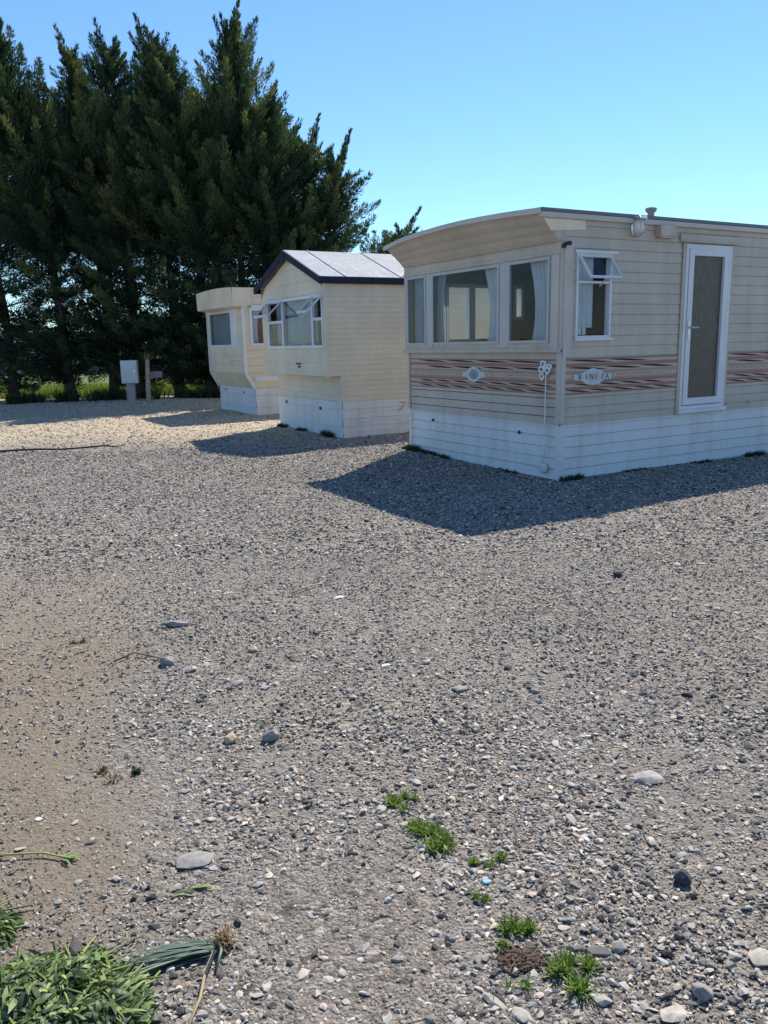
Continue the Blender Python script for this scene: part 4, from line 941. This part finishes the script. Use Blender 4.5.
def rock(x, y, rx, ry, rz_, mat, label, name='stone', rot=0, group='larger stones among the gravel', flat=False, seed=0):
    rg = random.Random(seed * 7 + 1); v_, f_ = shard(300 + seed, 34, .2); bm = bmesh.new()
    vs_ = [bm.verts.new(Vector(q)) for q in v_]
    for t_ in f_: bm.faces.new([vs_[i] for i in t_])
    bmesh.ops.bevel(bm, geom=bm.edges[:], offset=.05, segments=1, affect='EDGES')
    for v in bm.verts: v.co = Vector((v.co.x * rx, v.co.y * ry, v.co.z * rz_))
    mb = MB(); mb.bm(bm); bm.free(); o = mb.build(name, mat); o.location = (x, y, g1(x, y) + rz_ * .55); o.rotation_euler = (rg.uniform(-.12, .12), rg.uniform(-.12, .12), rot); return tag(o, label, 'stone', group)
ST = [(.865, 2.13, .026, .03, .026, 'rock_dark', 'shiny blackish stone on the right side of the foreground', .4),
 (.245, 1.705, .04, .014, .009, 'rock_pale', 'long flat pale stone at the bottom edge of the photo, left one of a pair', -.7),
 (.305, 1.66, .035, .018, .009, 'rock_pale', 'flat pale stone at the bottom edge of the photo, right one of a pair', -.9),
 (.955, 2.725, .06, .045, .016, 'rock_dust', 'broad dusty flat stone on the right, above the foreground gravel', .2),
 (.955, 1.81, .04, .03, .012, 'rock_pale', 'flat cream stone cut by the right edge of the photo', .3),
 (.665, 1.645, .042, .026, .009, 'rock_pale', 'broad flat beige stone at the bottom right, partly below the frame', .5),
 (-.63, 2.29, .07, .055, .012, 'rock_grey', 'broad flat grey slab half sunk in the soil on the left', .3),
 (-1.14, 3.93, .045, .04, .032, 'rock_grey', 'rounded grey stone, left one of two in the left middle ground', .1),
 (-1.0, 3.85, .04, .035, .016, 'rock_dust', 'pale dusty stone, right one of two in the left middle ground', .9),
 (-1.24, 4.5, .085, .03, .022, 'rock_grey', 'long low grey lump beyond the pair of stones in the left middle ground', .1),
 (-.49, 3.1, .042, .035, .032, 'rock_grey', 'rough grey stone near the middle left, right of the tan one', .7),
 (-.66, 3.09, .032, .028, .024, 'rock_tan', 'rounded tan stone near the middle left', .2),
 (1.58, 5.29, .035, .03, .03, 'rock_dark', 'small black stone alone on the open gravel toward the tan caravan', .2),
 (.155, 1.93, .018, .015, .012, 'rock_grey', 'round grey stone left of the small dark green grass tuft', .3),
 (.6, 1.87, .026, .02, .012, 'rock_grey', 'flat grey stone right of the soil patch', .8),
 (.755, 1.7, .026, .028, .024, 'rock_grey', 'rough upright stone near the lower right corner', .5),
 (-.72, 4.1, .03, .03, .02, 'rock_tan', 'small pinkish tan stone left of centre in the middle ground', .5),
 (.33, 3.55, .05, .025, .014, 'rock_dust', 'thin pale sliver of stone in the centre middle ground', .1)]
for i, (x, y, a, b_, c, m_, lab, rot) in enumerate(ST): rock(x, y, a, b_, c, m_, lab, rot=rot, seed=i)
o = rock(.283, 2.165, .017, .014, .006, 'blue_plastic', 'scrap of light blue plastic lying among the stones', 'plastic_scrap', .2, None, True, 40); o['category'] = 'litter'
# soil clod with roots
mb = MB()
bm = bmesh.new(); bmesh.ops.create_icosphere(bm, subdivisions=5, radius=1)
from mathutils import noise as mnoise
for v in bm.verts:
    d = v.co.copy(); k = 1 + .3 * mnoise.noise(d * 1.8) + .22 * mnoise.noise(d * 6) + .16 * mnoise.noise(d * 16)
    v.co = Vector((d.x * .066 * k, d.y * .042 * k, d.z * .013 * k + .006 * mnoise.noise(d * 9)))
mb.bm(bm, 0, .5); bm.free()
for i in range(170):
    v_, f_ = shard(600 + i % 20, 9, .4); q = Vector((random.gauss(0, .033), random.gauss(0, .02), .006)); r_ = random.uniform(.003, .011)
    mb.add([(q.x + p[0] * r_, q.y + p[1] * r_, q.z + p[2] * r_ * .8) for p in v_], [tuple(int(i) for i in t_) for t_ in f_], 0, .5)
for i in range(24): mb.blade((random.gauss(0, .035), random.gauss(0, .02), .005), (random.gauss(0, 1), random.gauss(0, 1), .5), random.uniform(.02, .05), .0018, .8, 3, .5 * random.random(), 1)
o = mb.build('soil_clod', ['soil', 'straw']); o.location = (.335, 1.84, g1(.335, 1.84)); tag(o, 'crumbly brown soil clod with roots between grass tufts at the bottom', 'soil')

def weed_heap(cx, cy, rx, ry, hgt, n, label, seed):
    random.seed(seed); t = thing('weed_heap', label, 'weeds', (cx, cy, g1(cx, cy)), 0)
    mb = MB()
    fl = [(random.uniform(0, 6.28), random.uniform(-1, 1) * rx * .8, random.uniform(-1, 1) * ry * .8) for _ in range(14)]   # matted swirls
    for i in range(n):
        a = random.uniform(0, 2 * math.pi); r = math.sqrt(random.random()) * (1 + .12 * math.sin(3 * a + seed)); x, y = r * math.cos(a) * rx, r * math.sin(a) * ry
        top = hgt * max(.05, 1 - r ** 2.2) * (1 + .3 * math.sin(31 * x + 3) * math.cos(37 * y)); z = top * random.uniform(.45, 1.02)
        sw = min(fl, key=lambda q: (q[1] - x) ** 2 + (q[2] - y) ** 2)[0] + random.gauss(0, .75)
        mb.blade((x, y, z), (math.cos(sw), math.sin(sw), random.uniform(-.3, .55)), random.uniform(.02, .065), random.uniform(.007, .015), random.uniform(.3, 2.4), 4, min(1, max(0, random.gauss(.42, .27))), 0, (random.gauss(0, .9), random.gauss(0, .9), 1))
    mb.build('leaves', 'weed_leaf', t, True)
    mb = MB()
    for i in range(n // 40):
        a = random.uniform(0, 2 * math.pi); r = random.random() ** .5; x, y = r * math.cos(a) * rx * .8, r * math.sin(a) * ry * .8; z = hgt * max(.06, 1 - r ** 2) * random.uniform(.5, 1.02)
        d = Vector((random.gauss(0, 1), random.gauss(0, 1), .15)).normalized() * random.uniform(.06, .14)
        mb.tube([(x - d.x, y - d.y, z * .5), (x, y, z + .006), (x + d.x, y + d.y, z * .6)], .0028, 5, 0, random.uniform(.4, 1))
    mb.build('stalks', 'weed_leaf', t, True)
    mb = MB()   # limp core so that the heap is solid
    bm = bmesh.new(); bmesh.ops.create_icosphere(bm, subdivisions=3, radius=1)
    for v in bm.verts: v.co = Vector((v.co.x * rx * .8, v.co.y * ry * .8, max(-.005, v.co.z * hgt * .6))) * (1 + .06 * math.sin(9 * v.co.x + 5 * v.co.y))
    mb.bm(bm); bm.free(); mb.build('root_mass', 'soil', t, True)
    return t
weed_heap(-.86, 1.70, .25, .19, .052, 7000, 'big heap of uprooted wilted green weeds in the bottom left corner', 3)
weed_heap(-1.17, 1.97, .1, .085, .055, 1500, 'small rounded clump of green weeds at the left edge above the big heap', 4)
random.seed(21)
# uprooted leek-like plant
t = thing('uprooted_plant', 'uprooted plant with long blue green leaves and brown root ball beside the weed heap', 'plant', (-.48, 1.9, g1(-.48, 1.9)), 0)
mb = MB()
for i in range(46):
    y0 = random.gauss(0, .012); L_ = random.uniform(.16, .27); z = random.uniform(.006, .024)
    mb.blade((.0, y0, z), (-1, -.27 + random.gauss(0, .12), random.uniform(-.04, .12)), L_, random.uniform(.004, .009), .12, 5, random.random(), 0)
mb.build('leaves', 'leek', t, True)
mb = MB()
for i in range(9): mb.tube([(.005, random.gauss(0, .008), .012), (-.07, -.02 + random.gauss(0, .008), .018), (-.14, -.04 + random.gauss(0, .01), .012)], [.007, .006, .004], 6, 0, random.uniform(.4, 1))
mb.tube([(.0, 0, .02), (.012, -.02, .06), (.016, -.05, .09)], .004, 5, 0, .95); mb.tube([(.01, 0, .02), (.02, -.03, .03), (.015, -.075, .012)], .004, 5, 0, .95); mb.build('stalks', 'leek', t, True)
mb = MB()
for i in range(200):
    d = Vector((random.gauss(.25, .9), random.gauss(.45, .9), random.gauss(.1, .35))); mb.blade((.012 + random.gauss(0, .012), .014 + random.gauss(0, .012), .018 + abs(random.gauss(0, .012))), d, random.uniform(.01, .032), .0016, .9, 3, .55 * random.random())
bm = bmesh.new(); bmesh.ops.create_icosphere(bm, subdivisions=2, radius=.022)
for v in bm.verts: v.co = Vector((v.co.x * 1.5, v.co.y * 1.1, v.co.z * .7)) * random.uniform(.75, 1.25) + Vector((.012, .014, .012))
mb.bm(bm, 0, .05); bm.free(); mb.build('root_ball', 'straw', t)
def stalk(pts, r, mat, label, name, cat, tnt=.8):
    mb = MB(); mb.tube([(x, y, g1(x, y) + z) for x, y, z in pts], [r * (1 - .4 * i / len(pts)) for i in range(len(pts))], 6, 0, tnt); mb.t[-1] = tnt - .01
    return tag(mb.build(name, mat, smooth=True), label, cat)
stalk([(-.478, 1.87, .03), (-.49, 1.8, .018), (-.487, 1.73, .012), (-.5, 1.62, .01)], .005, 'straw', 'dry straw-coloured stalk running down from the root ball to the bottom edge', 'dry_stalk', 'stalk', .9)
stalk([(-1.45, 2.3, .01), (-1.25, 2.315, .014), (-1.12, 2.325, .012), (-1.03, 2.3, .01)], .0045, 'weed_leaf', 'thin pale green stem lying on the soil at the left edge', 'plant_stem', 'stem', 1.)
mb = MB()
for i in range(16): mb.blade((-1.04 + random.gauss(0, .01), 2.3 + random.gauss(0, .006), g1(-1.04, 2.3) + .008), (random.uniform(.2, 1), random.gauss(.2, .5), .25), random.uniform(.02, .06), .006, .6, 3, random.uniform(.3, 1))
tag(mb.build('weed_sprig', 'weed_leaf'), 'small green leaf sprig at the tip of the thin pale stem', 'weed')
mb = MB()
for i in range(14): mb.blade((-.66 + i * .006, 2.12 + i * .003, g1(-.63, 2.13) + .008), (1, .5 + random.gauss(0, .25), .12), random.uniform(.04, .08), .007, .4, 3, random.uniform(.1, .9))
tag(mb.build('fallen_leaf', 'weed_leaf'), 'narrow green leaf strands lying below the flat grey slab', 'leaf')
stalk([(-1.42, 3.95, .012), (-1.34, 4.05, .02), (-1.26, 4.02, .015), (-1.15, 3.97, .01)], .005, 'straw', 'bent grey twig beside the rounded stone pair on the left', 'twig', 'twig', .4)
stalk([(-.62, 5.05, .015), (-.5, 5.2, .02), (-.43, 5.26, .014)], .006, 'straw', 'short pale stick on the gravel left of centre', 'stick', 'stick', 1.)
